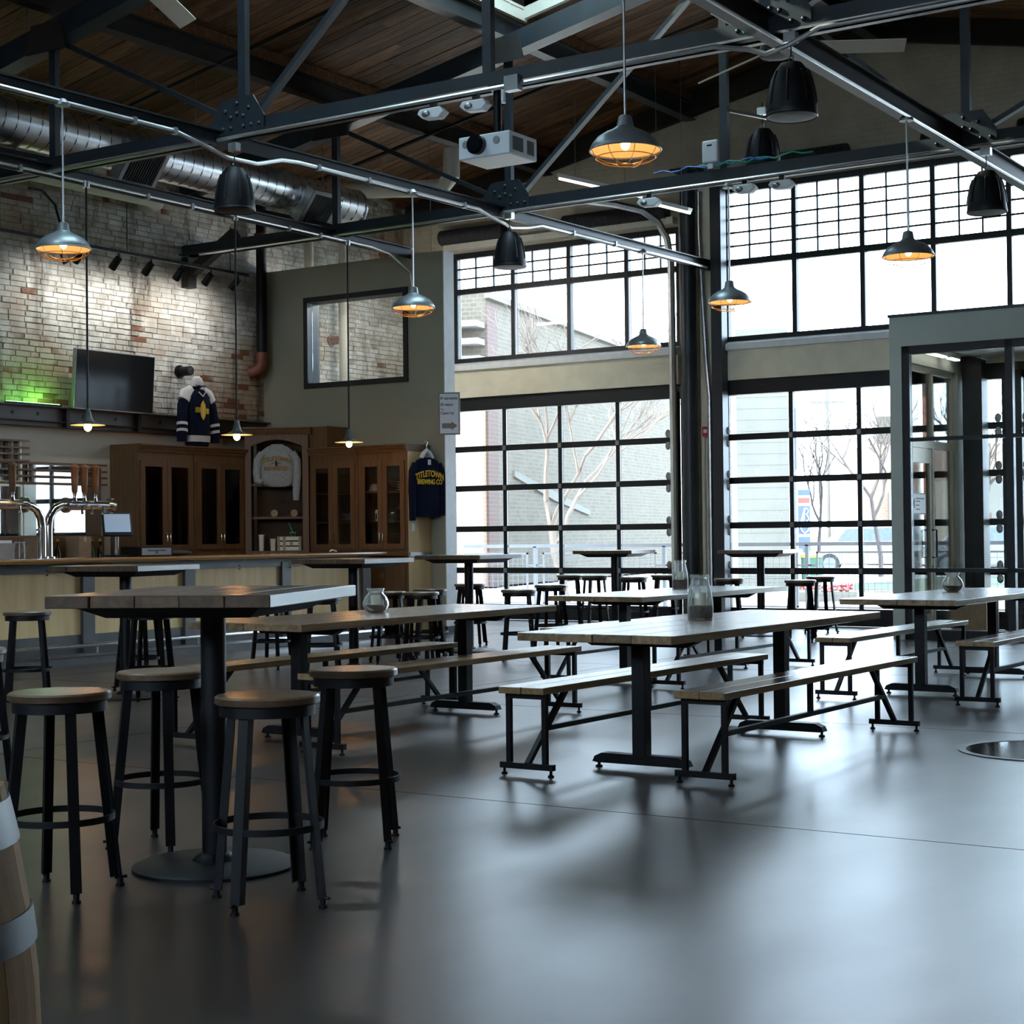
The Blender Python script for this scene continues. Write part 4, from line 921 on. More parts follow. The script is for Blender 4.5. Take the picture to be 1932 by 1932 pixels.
def build_backbar():
    # back counter, mirror and bottle rails on the lower wall
    t = thing('back_counter', 'dark back counter under the mirror behind the bar', 'counter', (XL + .03, 0, 0))
    MB().box(.0, .62, 8.4, 15.28, 0, .96).build('cabinet_body', 'cabinet_oak', t, False); MB().box(.0, .66, 8.4, 15.28, .96, 1.0).build('counter_slab', 'black_metal', t, False)
    for k in range(8): MB().box(.62, .64, 8.45 + k * .85, 9.25 + k * .85, .1, .92).build('door', 'cabinet_oak', t, False)
    m = thing('bar_mirror', 'wide back bar mirror full of bright window reflections', 'mirror', (XL + .022, 0, 0))
    MB().box(0, .012, 9.2, 15.25, 1.38, 2.26).build('mirror_pane', 'mirror_silver', m, False); MB().box(0, .012, 9.2, 13.95, 2.27, 2.56).build('mirror_pane', 'mirror_silver', m, False)
    MB().box(0, .03, 9.2, 15.28, 1.0, 1.37).build('wood_splash', 'cabinet_oak', m, False)
    r = thing('wooden_rack', 'brown horizontal rail rack in front of the bar mirror', 'rack', (XL + .10, 0, 0))
    for z in (2.03, 2.115, 2.195, 2.28): MB().box(0, .03, 9.2, 15.27, z - .012, z + .012).build('rail', 'cabinet_oak', r, False)
    for y in (10.2, 11.4, 12.6, 13.1, 14.05, 14.85): MB().box(-.04, .02, y - .016, y + .016, 2.02, 2.29).build('upright', 'sign_brown', r, False)
    r = thing('wooden_rack', 'brown rail rack higher on the wall at the edge of the frame', 'rack', (XL + .12, 0, 0))
    for z in (2.30, 2.38, 2.46, 2.545): MB().box(0, .03, 9.2, 13.98, z - .012, z + .012).build('rail', 'cabinet_oak', r, False)
    for y in (10.2, 11.4, 12.6, 13.72): MB().box(-.04, .02, y - .016, y + .016, 2.29, 2.55).build('upright', 'sign_brown', r, False)
    # shelf goods
    for i, (y, mt, lb) in enumerate(((13.95, 'cardboard', 'plain cardboard box on the back counter left of the taps'), (14.62, 'cardboard', 'plain cardboard box on the back counter under the tap arm'))):
        b = thing('cardboard_box', lb, 'box', (XL + .30, y, 1.0)); MB().box(-.12, .12, -.10, .10, 0, .36).build('carton', mt, b, False); MB().box(-.121, .121, -.02, .02, .30, .361).build('tape', 'cream_paint', b, False)
    btl = [(.038, 0), (.038, .17), (.030, .20), (.014, .24), (.013, .30), (.016, .305), (.016, .32)]
    for i, (y, mt, lb) in enumerate(((14.86, 'green_glass', 'green bottle beside the cardboard box on the back counter'), (15.0, 'lens_black', 'black bottle on the back counter next to the display cabinet'), (14.30, 'lens_black', 'black bottle behind the tap tower'))):
        b = thing('bottle', lb, 'bottle', (XL + .28, y, 1.0)); MB().lathe(btl, 14).build('body', mt, b); MB().lathe([(.017, .30), (.017, .33)], 10).build('cap', 'brass', b)
    for i in range(4):
        g = thing('glass_jar', 'clear glass jar on the back counter, %s from the frame edge' % ['first', 'second', 'third', 'fourth'][i], 'jar', (-14.35, 11.98 + i * .075 if i < 2 else 12.02 + i * .07, BZ), 0, 'glass jars by the tap tower')
        MB().lathe([(.034, 0), (.036, .12), (.026, .15), (.026, .17)], 14, cap=False).build('jar_wall', 'jar_glass', g); MB().lathe([(.030, .17), (.030, .185)], 12).build('lid', 'steel_grey', g)
build_backbar()

# ------------------------------------------------------------------ display cabinets
def glazed_cabinet(name, label, loc, rz, W, D, z0, z1, lower=True):
    """front faces local -Y, width along X from 0 to W, back at y = D"""
    t = thing(name, label, 'cabinet', loc, rz, 'oak display cabinets')
    k = .03; m = 'cabinet_oak'
    b = MB(); b.box(0, k, 0, D, 0, z1 - .10); b.box(W - k, W, 0, D, 0, z1 - .10); b.box(k, W - k, D - .02, D, 0, z1 - .1); b.box(k, W - k, 0, D, z1 - .13, z1 - .1); b.box(k, W - k, 0, D, z0 - .06, z0)
    b.build('body', m, t, False)
    ff = MB(); ff.box(0, .05, -.02, 0, 0, z1 - .1); ff.box(W - .05, W, -.02, 0, 0, z1 - .1); ff.box(.05, W - .05, -.02, 0, z1 - .22, z1 - .1); ff.box(.05, W - .05, -.02, 0, z0 - .06, z0 + .03); ff.box(W / 2 - .02, W / 2 + .02, -.018, 0, z0, z1 - .2)
    ff.build('face_frame', m, t, False)
    cr = MB(); n = [(0, -.10), (-.025, -.10), (-.03, -.07), (-.045, -.06), (-.055, -.03), (-.075, -.02), (-.075, 0)]
    cr.prism([(-.0, -.02 + a, z1 + b_) for a, b_ in n] + [(-.0, D, z1), (-.0, D, z1 - .1)], (W, 0, 0)); cr.build('crown_moulding', m, t, False)
    h = (z1 - .23 - z0) / 3
    for i in (1, 2): MB().box(k, W - k, .03, D - .02, z0 + h * i - .012, z0 + h * i + .012).build('shelf', m, t, False)
    for s in (0, 1):
        a, c = (.045, W / 2 - .004) if s == 0 else (W / 2 + .004, W - .045); f = .075; zz0, zz1 = z0 + .03, z1 - .215
        d = MB(); d.box(a, a + f, -.042, -.021, zz0, zz1); d.box(c - f, c, -.042, -.021, zz0, zz1); d.box(a + f, c - f, -.042, -.021, zz0, zz0 + f); d.box(a + f, c - f, -.042, -.021, zz1 - f, zz1)
        dd = d.build('door', m, t, False)
        MB().box(a + f, c - f, -.033, -.029, zz0 + f, zz1 - f).build('pane', 'cabinet_glass', dd, False)
        hx = c - .025 if s == 0 else a + .025
        MB().tube([(hx, -.042, zz0 + .10), (hx, -.07, zz0 + .115), (hx, -.072, zz0 + .17), (hx, -.07, zz0 + .215), (hx, -.042, zz0 + .23)], .007, 6).build('handle', 'satin_nickel', dd)
        if lower:
            d = MB(); d.box(a, c, -.042, -.021, .12, z0 - .08); dd = d.build('door', m, t, False)
            MB().tube([(hx, -.042, z0 - .40), (hx, -.07, z0 - .385), (hx, -.072, z0 - .33), (hx, -.07, z0 - .285), (hx, -.042, z0 - .27)], .007, 6).build('handle', 'satin_nickel', dd)
    return t
def build_cabinets():
    # along the brick wall: fronts face the room (+X), so rotate by +90 degrees (local -Y -> +X, local X -> +Y)
    glazed_cabinet('display_cabinet', 'oak glass-door display cabinet with dark contents nearest the till', (-15.90, 15.42, 0), PI / 2, 1.03, .48, 1.14, 2.56)
    glazed_cabinet('display_cabinet', 'oak glass-door display cabinet with white folded shirts under the hockey jersey', (-15.90, 16.46, 0), PI / 2, 1.00, .48, 1.14, 2.56)
    # along the partition: fronts face the viewer (-Y)
    glazed_cabinet('display_cabinet', 'dark oak glass-door display cabinet next to the arched corner cabinet', (-15.10, 17.95, 0), 0, .85, .49, 1.12, 2.56)
    glazed_cabinet('display_cabinet', 'dark oak glass-door display cabinet with the navy shirt hung on its end', (-14.24, 17.95, 0), 0, .84, .49, 1.12, 2.56)
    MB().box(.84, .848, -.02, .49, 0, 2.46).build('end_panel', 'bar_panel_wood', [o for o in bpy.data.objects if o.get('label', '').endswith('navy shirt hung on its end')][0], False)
    e = thing('wall_rail_band', 'narrow grey metal band across the cabinet end', 'trim band', (-13.388, 17.94, 1.05)); MB().box(0, .01, 0, .50, 0, .06).build('band', 'steel_grey', e, False)
    # corner cabinet on the diagonal with an arched opening
    A, B = Vector((-15.90, 17.47, 0)), Vector((-15.11, 17.96, 0))
    A, B = Vector((-15.88, 17.47, 0)), Vector((-15.12, 17.93, 0))
    W = (B - A).length; rz = math.atan2(B.y - A.y, B.x - A.x)
    t = thing('corner_cabinet', 'tall oak corner cabinet with arched open shelves', 'cabinet', A, rz)
    m = 'cabinet_oak'; zt = 2.86; z0 = 1.14; D = .40
    st = .085
    p = MB(); p.box(0, st, -.03, .02, 0, zt - .1); p.box(W - st, W, -.03, .02, 0, zt - .1); p.box(st, W - st, -.03, .02, 0, z0)
    arc = [(st, 2.60)]; n = 14
    for i in range(n + 1):
        x = st + (W - 2 * st) * i / n; arc.append((x, 2.60 + .09 * math.sin(PI * i / n)))
    poly = [(x, -.03, z) for x, z in arc[1:]] + [(W - st, -.03, zt - .1), (st, -.03, zt - .1)]
    p.prism(poly, (0, .05, 0)); p.build('face_frame', m, t, False)
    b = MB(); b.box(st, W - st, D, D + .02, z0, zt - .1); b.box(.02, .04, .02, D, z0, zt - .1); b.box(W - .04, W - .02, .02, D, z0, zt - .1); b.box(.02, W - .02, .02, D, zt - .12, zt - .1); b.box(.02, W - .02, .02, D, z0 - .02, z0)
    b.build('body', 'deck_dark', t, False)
    cr = MB(); nn = [(0, -.10), (-.03, -.10), (-.05, -.06), (-.06, -.03), (-.08, -.02), (-.08, 0)]
    cr.prism([(-.04, -.03 + a, zt + c) for a, c in nn] + [(-.04, .1, zt), (-.04, .1, zt - .1)], (W + .08, 0, 0)); cr.build('crown_moulding', m, t, False)
    for z in (1.60, 2.06): MB().box(st, W - st, .03, D, z - .016, z + .016).build('shelf', m, t, False)
    # side wings behind the frame up to the walls
    sd = thing('corner_filler', 'plain oak side of the tall corner cabinet above the dark display cabinet', 'cabinet panel', (0, 0, 0)); MB().box(-15.12, -14.80, 17.95, 18.43, 2.565, 2.86).build('panel', m, sd, False)
    # goods in the corner cabinet (local frame of the cabinet, kept as their own things)
    def w(lx, ly, z): q = A + Vector((math.cos(rz) * lx - math.sin(rz) * ly, math.sin(rz) * lx + math.cos(rz) * ly, z)); return q
    s = thing('grey_sweatshirt', 'light grey sweatshirt with gold lettering hung in the arched corner cabinet', 'sweatshirt', w(W / 2, .02, 2.06), rz)
    build_sweatshirt(s)
    for i, (lx, hh, lb) in enumerate(((.20, .22, 'taller'), (.36, .16, 'shorter'))):
        c = thing('paper_cup_stack', 'pale paper cup stack on the bottom shelf of the corner cabinet, the %s one' % lb, 'cups', w(lx, .10, z0)); MB().lathe([(.034, 0), (.04, hh - .02), (.042, hh)], 14).build('cup', 'candle_wax', c); MB().lathe([(.043, hh), (.043, hh + .008)], 14).build('rim', 'white_plastic', c)
    c = thing('wooden_crate', 'small slatted crate with a round emblem on the bottom shelf', 'crate', w(.60, .10, z0), rz)
    for z in (.03, .10, .17): MB().box(-.16, .16, -.05, .05, z - .026, z + .026).build('slat', 'candle_wax', c, False)
    for x in (-.15, -.07, .15): MB().box(x - .02, x + .02, -.055, -.05, 0, .20).build('upright', 'tan_cloth', c, False)
    MB().cyl((.03, -.056, .10), (.03, -.052, .10), .025, n=16).build('emblem', 'tan_cloth', c)
    c = thing('drink_tumbler', 'small tumbler with green lid and straw on the crate', 'tumbler', w(.64, .10, z0 + .197)); MB().lathe([(.03, 0), (.04, .05)], 14).build('cup', 'jar_glass', c); MB().lathe([(.045, .05), (.045, .062)], 14).build('lid', 'green_plastic', c); MB().tube([(0, 0, .06), (-.07, 0, .19)], .006, 6).build('straw', 'green_plastic', c)
    for lx, z, lb in ((.38, 1.616, 'round wooden coaster disc on the middle shelf of the corner cabinet'), (.66, 1.616, 'smaller wooden disc at the edge of the middle shelf')):
        d = thing('wooden_disc', lb, 'coaster', w(lx, .14, z)); MB().cyl((0, 0, .05), (.006, -.012, .05), .05, n=18).build('disc', 'tan_cloth', d); MB().box(-.02, .02, -.005, .03, 0, .01).build('stand', 'black_metal', d, False)
    # folded shirts and caps behind the glass doors
    def shirts(x, y, z, n, mt, lab, rot=0, grp='folded shirts in the display cabinets', wid=.26):
        for i in range(n):
            o = MB(); hgt = .034
            o.add([], []); q = MB().ellip((0, 0, hgt / 2), wid / 2, .16, hgt * .62, 16, 6)
            f = thing('folded_shirt', lab % (['bottom', 'second', 'third', 'fourth', 'fifth', 'sixth'][i]), 'shirt', (x + random.uniform(-.01, .01), y + random.uniform(-.012, .012), z + i * hgt), rot, grp)
            q.build('fold', mt, f); MB().box(-wid * .28, wid * .28, -.165, -.15, hgt * .35, hgt * .65).build('hem', mt, f, False)
    hL = (2.56 - .23 - 1.14) / 3
    s1, s2 = 1.14 + hL + .013, 1.14 + 2 * hL + .013
    shirts(-16.12, 16.70, s2, 6, 'white_cloth', 'white folded shirt, %s from below in the top-shelf pile nearest the till', PI / 2)
    shirts(-16.12, 17.20, s2, 4, 'white_cloth', 'white folded shirt, %s from below in the top-shelf pile by the corner cabinet', PI / 2)
    shirts(-16.12, 16.72, s1, 4, 'tan_cloth', 'tan folded shirt on the middle shelf, %s from below', PI / 2)
    shirts(-16.12, 17.20, s1, 5, 'grey_cloth', 'grey folded shirt on the middle shelf, %s from below', PI / 2)
    shirts(-14.55, 18.20, s1, 3, 'grey_cloth', 'grey folded shirt beside the arched cabinet, %s from below')
    hR = (2.56 - .23 - 1.12) / 3; t1, t2 = 1.12 + hR + .013, 1.12 + 2 * hR + .013
    shirts(-13.62, 18.20, t2, 4, 'tan_cloth', 'tan folded bundle on the top shelf by the navy shirt, %s from below', 0, 'tan bundles by the navy shirt', .22)
    shirts(-13.62, 18.20, t1, 5, 'dark_cloth', 'charcoal folded shirt on the middle shelf by the navy shirt, %s from below', 0)
    def cap(x, y, z, mt, lb, rot):
        c = thing('baseball_cap', lb, 'cap', (x, y, z), rot); MB().lathe([(.085, 0), (.086, .03), (.07, .08), (.035, .105), (.005, .11)], 18).build('crown', mt, c)
        MB().prism([(-.075, -.05, .0), (.075, -.05, .0), (.07, -.13, .004), (.0, -.16, .006), (-.07, -.13, .004)], (0, 0, .006)).build('brim', mt, c, False)
    cap(-16.10, 15.68, s2, 'grey_cloth', 'grey cap on the top shelf of the cabinet nearest the till', PI / 2); cap(-16.10, 15.72, s1, 'tan_cloth', 'tan cap on the middle shelf of the cabinet nearest the till', PI / 2)
    cap(-14.08, 18.10, t2, 'grey_cloth', 'pale cap on the top shelf of the dark cabinet with the navy shirt', .3); cap(-13.92, 18.12, t2, 'tan_cloth', 'tan cap leaning on the top shelf of the dark cabinet', -.2)
    cap(-13.55, 18.08, t1 + .18, 'orange_cloth', 'bright orange cap on the charcoal shirts', .4)
    g = thing('knit_glove', 'cream knitted can cooler hanging on the middle shelf', 'can cooler', (-13.98, 18.02, t1)); MB().lathe([(.035, 0), (.04, .04), (.04, .13), (.03, .15)], 12).build('sleeve', 'candle_wax', g); MB().tube([(.0, -.04, .10), (.01, -.05, .06), (0, -.04, .02)], .008, 5).build('pattern', 'dark_cloth', g)
    for i, (x, z) in enumerate(((-14.86, 1.12), (-14.45, 1.12), (-13.95, 1.12))):
        g = thing('glass_mug', 'clear drinking glass set on the bottom shelf of the dark cabinets, %s' % ['beside the arched cabinet', 'in the middle', 'below the can cooler'][i], 'glass', (x, 18.1, z + .001), 0, 'glasses in the dark cabinets'); MB().lathe([(.038, 0), (.045, .14)], 16, cap=False).build('glass_wall', 'jar_glass', g); MB().cyl((0, 0, 0), (0, 0, .015), .037, n=16).build('glass_base', 'jar_glass', g)

# ------------------------------------------------------------------ clothing
def cloth_torso(rows, n=26):
    """rows: (z, halfwidth x, halfdepth y, y offset)"""
    mb = MB(); vs = []; fs = []
    for z, hx, hy, oy in rows:
        for i in range(n):
            a = 2 * PI * i / n; vs.append((hx * math.copysign(abs(math.cos(a)) ** .8, math.cos(a)) + .004 * math.sin(5 * a + z * 20), oy + hy * math.sin(a) + .006 * math.sin(4 * a + 9 * z), z))
    k = len(rows)
    for j in range(k - 1):
        for i in range(n): fs.append((j * n + i, j * n + (i + 1) % n, (j + 1) * n + (i + 1) % n, (j + 1) * n + i))
    fs += [tuple(range(n - 1, -1, -1)), tuple(range((k - 1) * n, k * n))]
    mb.add(vs, fs); return mb
def letters(parent, name, txt, size, mat, loc, arc=0, squeeze=1., rot=(PI / 2, 0, 0)):
    me = text_mesh(txt, size, .002, arc, 0, squeeze); me.materials.clear(); me.materials.append(M[mat]); me.name = name
    return link(name, me, parent, loc, rot)
def build_sweatshirt(s):
    # hangs facing local -Y, z measured from the upper shelf
    cloth_torso([(-.03, .12, .05, 0), (.0, .20, .065, 0), (.06, .235, .07, 0), (.20, .24, .07, 0), (.36, .25, .065, 0), (.46, .235, .055, 0), (.53, .15, .045, 0), (.56, .075, .04, 0)]).build('torso', 'grey_cloth', s)
    MB().tube([(.21, -.01, .44), (.275, -.02, .34), (.285, -.04, .15), (.275, -.06, -.08), (.27, -.06, -.22)], .055, 12, taper=[.06, .062, .058, .052, .042]).build('sleeve', 'grey_cloth', s)
    MB().tube([(-.20, -.01, .44), (-.265, -.02, .34), (-.28, -.03, .18), (-.27, -.05, .06), (-.20, -.07, .02)], .055, 12, taper=[.06, .062, .058, .055, .045]).build('sleeve', 'grey_cloth', s)
    MB().tube([(.075 * math.cos(a), .035 * math.sin(a), .555) for a in [2 * PI * i / 16 for i in range(16)]], .014, 6, True).build('collar', 'grey_cloth', s)
    letters(s, 'lettering', 'TITLETOWN', .088, 'brown_print', (0, -.076, .335), 1.0, .82); letters(s, 'lettering', 'BREWING CO', .075, 'brown_print', (0, -.078, .20), 0, .72)
    MB().ellip((0, -.074, .295), .018, .004, .042, 12, 6).build('emblem', 'navy_print', s)
    letters(s, 'lettering', '19', .035, 'navy_print', (-.05, -.077, .285)); letters(s, 'lettering', '96', .035, 'navy_print', (.05, -.077, .285))
build_cabinets()

def build_jerseys():
    # hockey jersey on a bust on top of the cabinet; faces the room and slightly towards the viewer
    s = thing('hockey_jersey_bust', 'navy hockey jersey with white shoulders and cap on a bust atop the cabinet', 'jersey display', (-16.02, 16.66, 2.565), PI / 2 - .06)
    s.scale = (1.0, .95, 1.12)
    cloth_torso([(0, .17, .12, 0), (.10, .20, .13, 0), (.45, .215, .13, 0), (.60, .215, .12, 0), (.66, .19, .10, 0), (.70, .10, .075, 0)]).build('torso', 'navy_cloth', s)
    cloth_torso([(.06, .207, .137, 0), (.135, .212, .139, 0)]).build('hem_band', 'white_cloth', s)
    for sx in (-1, 1):
        MB().tube([(sx * .17, 0, .62), (sx * .255, -.01, .50), (sx * .285, -.03, .32), (sx * .30, -.04, .14), (sx * .30, -.04, .06)], .07, 12, taper=[.08, .078, .074, .072, .07]).build('sleeve', 'navy_cloth', s)
        MB().tube([(sx * .10, 0, .68), (sx * .19, 0, .635), (sx * .245, -.01, .55)], .08, 12, taper=[.07, .088, .085]).build('shoulder_patch', 'white_cloth', s)
        for z in (.27, .19): MB().cyl((sx * .290, -.034, z + .016), (sx * .294, -.038, z - .018), .0775, n=14).build('sleeve_stripe', 'white_cloth', s)
    MB().tube([(-.06, -.118, .66), (0, -.137, .61), (.06, -.118, .66)], .009, 6).build('collar_trim', 'white_cloth', s)
    MB().cyl((0, 0, .69), (0, 0, .77), .05, n=14).build('neck', 'navy_cloth', s)
    h = MB().lathe([(.085, 0), (.088, .04), (.072, .09), (.035, .115), (.005, .12)], 18).build('cap', 'white_cloth', s); h.location = (0, -.01, .745)
    MB().prism([(-.07, -.05, .0), (.07, -.05, .0), (.06, -.13, -.02), (0, -.15, -.025), (-.06, -.13, -.02)], (0, 0, .007)).build('brim', 'navy_cloth', h, False)
    MB().lathe([(.0865, -.012), (.0895, .035), (.075, .085)], 9, cap=False).build('cap_side', 'white_cloth', h)
    f = [(.0, -.128, .56), (.035, -.138, .51), (.05, -.139, .44), (.035, -.139, .37), (0, -.139, .32), (-.035, -.139, .37), (-.05, -.139, .44), (-.035, -.138, .51)]
    MB().prism([(a, -.145, c) for a, b, c in f], (0, .012, 0)).build('football_emblem', 'yellow_print', s, False)
    MB().box(-.006, .006, -.148, -.144, .38, .50).build('emblem_lacing', 'white_cloth', s, False)
    MB().box(-.125, -.055, -.142, -.12, .41, .475).build('chest_print', 'brown_print', s, False); MB().box(.06, .10, -.142, -.12, .40, .465).build('chest_print', 'yellow_print', s, False)
    # long sleeved navy shirt hung on the cabinet end, facing +X
    s = thing('navy_shirt', 'navy long-sleeved shirt with yellow lettering hung on the cabinet end', 'shirt', (-13.29, 18.21, 1.58), PI / 2 - .30)
    cloth_torso([(0, .215, .045, 0), (.1, .22, .05, 0), (.45, .225, .06, 0), (.68, .225, .055, 0), (.76, .17, .04, 0), (.80, .07, .03, 0)]).build('torso', 'navy_cloth', s)
    for sx in (-1, 1): MB().tube([(sx * .19, 0, .71), (sx * .245, -.005, .60), (sx * .26, -.01, .35), (sx * .25, -.015, .02 if sx > 0 else -.05)], .05, 12, taper=[.05, .055, .05, .043]).build('sleeve', 'navy_cloth', s)
    MB().tube([(-.09, 0, .79), (-.05, 0, .86), (.0, 0, .90), (.05, 0, .86), (.09, 0, .79)], .03, 8).build('hanger_shoulders', 'white_plastic', s)
    MB().tube([(0, 0, .92), (0, 0, .97), (.02, 0, 1.0), (0, .02, 1.02), (-.02, .03, 1.0)], .005, 5).build('hanger_hook', 'chrome', s)
    MB().box(-.025, .025, -.062, -.058, .70, .77).build('size_label', 'white_cloth', s, False)
    letters(s, 'lettering', 'TITLETOWN', .115, 'yellow_print', (0, -.066, .545), 1.0, .72); letters(s, 'lettering', 'BREWING CO', .092, 'yellow_print', (0, -.068, .44), 0, .72)
    MB().box(-.28, -.23, -.03, -.026, -.19, -.09).build('price_tag', 'white_cloth', s, False)
build_jerseys()

# ------------------------------------------------------------------ signs
def build_signs():
    s = thing('direction_sign', 'white framed restrooms and elevator sign projecting from the partition end', 'sign', (-13.03, 18.38, 2.97), math.radians(28))
    f = MB(); W, H = .145, .285
    f.box(-W, W, 0, .02, -H, H); f.build('frame', 'sign_grey', s, False); MB().box(-W + .018, W - .018, -.003, 0, -H + .018, H - .018).build('face', 'sign_white', s, False)
    for tx, z in (('Restrooms', .19), ('Elevator', .105), ('The', .045), ('Cannery', -.01)):
        me = text_mesh(tx, .052 if tx != 'The' else .032, .001); me.materials.clear(); me.materials.append(M['sign_text'])
        xmin = min(v.co.x for v in me.vertices)
        link('lettering', me, s, (-.115 - xmin, -.004, z), (PI / 2, 0, 0))
    MB().prism([(-.10, -.005, -.20), (.03, -.005, -.20), (.03, -.005, -.225), (.11, -.005, -.165), (.03, -.005, -.105), (.03, -.005, -.13), (-.10, -.005, -.13)], (0, .004, 0)).build('arrow', 'sign_brown', s, False)
build_signs()

# ------------------------------------------------------------------ furniture
def make_stool():
    t = thing('bar_stool', '', 'stool', group='backless bar stools'); H = .745
    s = MB(); s.lathe([(.02, H - .034), (.178, H - .034), (.187, H - .028), (.187, H - .006), (.180, H), (.02, H)], 40); s.build('seat', 'stool_wood', t); MB().lathe([(.1875, H - .027), (.1885, H - .027), (.1885, H - .007), (.1875, H - .007)], 40, cap=False).build('seat_edge_shade', 'dark_tabletop', t)  # dark band paints the shade on the seat rim
    MB().lathe([(.168, H - .072), (.172, H - .072), (.172, H - .034), (.168, H - .034)], 36, cap=False).build('seat_band', 'black_metal', t)
    for k in range(4):
        a = PI / 4 + k * PI / 2; ca, sa = math.cos(a), math.sin(a)
        p, q = Vector((.152 * ca, .152 * sa, H - .036)), Vector((.222 * ca, .222 * sa, .034))
        m = MB(); r = Vector((ca, sa, 0)); tn = Vector((-sa, ca, 0))
        d = (q - p).normalized()
        # angle-iron leg: two thin flats
        m.bar(p + tn * .0, q + tn * .0, .040, .005, r); m.bar(p + tn * .018 - r * .016, q + tn * .018 - r * .016, .005, .034, r)
        l = m.build('leg', 'black_metal', t, False)
        f = MB(); f.cyl(q + Vector((0, 0, .0)), q - Vector((0, 0, .034)), .012, n=10); f.cyl(q - Vector((0, 0, .024)), q - Vector((0, 0, .034)), .017, n=10); f.cyl(q - Vector((0, 0, .0)) - r * .02, q + r * .026, .006, n=8)
        f.build('glide', 'black_metal', l)
    rr = .195
    MB().lathe([(rr - .004, .268), (rr + .003, .268), (rr + .003, .292), (rr - .004, .292), (rr - .004, .268)], 44, cap=False).build('foot_ring', 'black_metal', t)
    return t
def build_stools():
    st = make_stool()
    spots = [  # x, y, rotation, label
        (-4.82, 4.28, .30, 'bar stool with pale lit wooden seat nearest the barrel'),
        (-5.18, 5.16, .15, 'bar stool behind the pole of the nearest tall table'),
        (-4.03, 4.54, .95, 'bar stool in front of the nearest tall table pole with orange glow on its seat'),
        (-4.50, 5.62, .55, 'bar stool beside the nearest tall table facing the windows'),
        (-7.21, 5.79, .2, 'bar stool cut by the left edge of the picture'),
        (-10.62, 9.10, .75, 'bar stool left of the second tall table in front of the plywood bar front'),
        (-10.75, 10.45, .3, 'bar stool behind the second tall table close to the bar'),
        (-9.75, 9.60, .5, 'bar stool in front of the second tall table'),
        (-11.25, 12.75, .2, 'bar stool left of the third tall table'),
        (-10.35, 12.45, .6, 'bar stool in front of the third tall table'),
        (-10.62, 13.85, .9, 'bar stool behind the bowl jar on the first picnic table'),
        (-10.20, 13.85, .4, 'bar stool between the bowl jar and the cabinet end'),
        (-10.72, 14.72, .7, 'bar stool with black seat at the pale partition end'),
        (-11.42, 16.50, .35, 'bar stool left of the fourth tall table before the overhead door'),
        (-9.62, 14.80, .5, 'bar stool in front of the fourth tall table'),
        (-10.15, 16.30, .1, 'bar stool right of the fourth tall table'),
        (-12.45, 20.50, .4, 'bar stool left end of the fifth tall table by the window door'),
        (-11.98, 20.40, .9, 'bar stool beside the fifth tall table pole'),
        (-10.93, 19.65, .2, 'bar stool right of the fifth tall table with white lit seat'),
        (-11.05, 20.75, .6, 'bar stool behind the fifth tall table near the black column'),
        (-9.28, 19.15, .5, 'bar stool left of the sixth tall table below the square column'),
        (-8.12, 18.70, .25, 'bar stool right of the sixth tall table, the front one of two'),
        (-8.55, 20.35, .8, 'bar stool right of the sixth tall table, the rear one of two'),
    ]
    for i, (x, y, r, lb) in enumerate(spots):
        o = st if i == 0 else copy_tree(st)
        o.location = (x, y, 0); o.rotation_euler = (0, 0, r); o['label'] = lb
build_stools()

def make_tall_table(W, L, planks=5, wood_m='dark_tabletop', lighter=False):
    t = thing('tall_table', '', 'table', group='tall pedestal tables'); H = 1.10; th = .046
    wd = W / planks
    for k in range(planks):
        x0 = -W / 2 + k * wd
        o = MB().box(x0 + .001, x0 + wd - .001, -L / 2 + random.uniform(-.006, .006), L / 2 + random.uniform(-.006, .006), H - th, H).build('plank', wood_m, t, False); bevel(o, .003, 1)
    e = MB().prism([(-W * .40, -L * .40, H - th), (W * .40, -L * .40, H - th), (W * .30, -L * .30, H - th - .045), (-W * .30, -L * .30, H - th - .045)], (0, .05, 0))
    e.v = []; e.f = []
    q = [(-W * .42, -L * .42), (W * .42, -L * .42), (W * .42, L * .42), (-W * .42, L * .42)]
    e.add([(x, y, H - th) for x, y in q] + [(x * .78, y * .78, H - th - .045) for x, y in q], [(0, 1, 2, 3), (7, 6, 5, 4), (0, 4, 5, 1), (1, 5, 6, 2), (2, 6, 7, 3), (3, 7, 4, 0)])
    e.build('top_support', 'black_metal', t, False)
    MB().cyl((0, 0, .02), (0, 0, H - th - .04), .05, n=24).build('pole', 'black_metal', t)
    MB().lathe([(.325, 0), (.325, .012), (.30, .022), (.09, .030), (.07, .05), (.052, .06)], 40).build('base', 'black_metal', t)
    return t
def build_tall_tables():
    a = make_tall_table(.86, 1.22); a.location = (-4.66, 4.93, 0); a.rotation_euler = (0, 0, math.radians(24)); a['label'] = 'nearest tall table with thick dark plank top and round base'
    e = MB().box(-.012, .0, -.6, .6, -.046, .001)
    b = make_tall_table(.86, .92); b.location = (-10.32, 9.88, 0); b.rotation_euler = (0, 0, math.radians(12)); b['label'] = 'second tall table, in front of the plywood bar front on the left'
    for p, r, lb in (((-10.48, 13.10, 0), .10, 'third tall table, behind the bowl jar near the bar end'), ((-10.88, 15.70, 0), .05, 'fourth tall table, beside the pale partition end'), ((-11.45, 20.05, 0), .14, 'fifth tall table, in front of the overhead door by the black column'), ((-9.12, 19.75, 0), .14, 'sixth tall table, in front of the door left of the vestibule')):
        copy_tree(b, p, r, lb)
build_tall_tables()

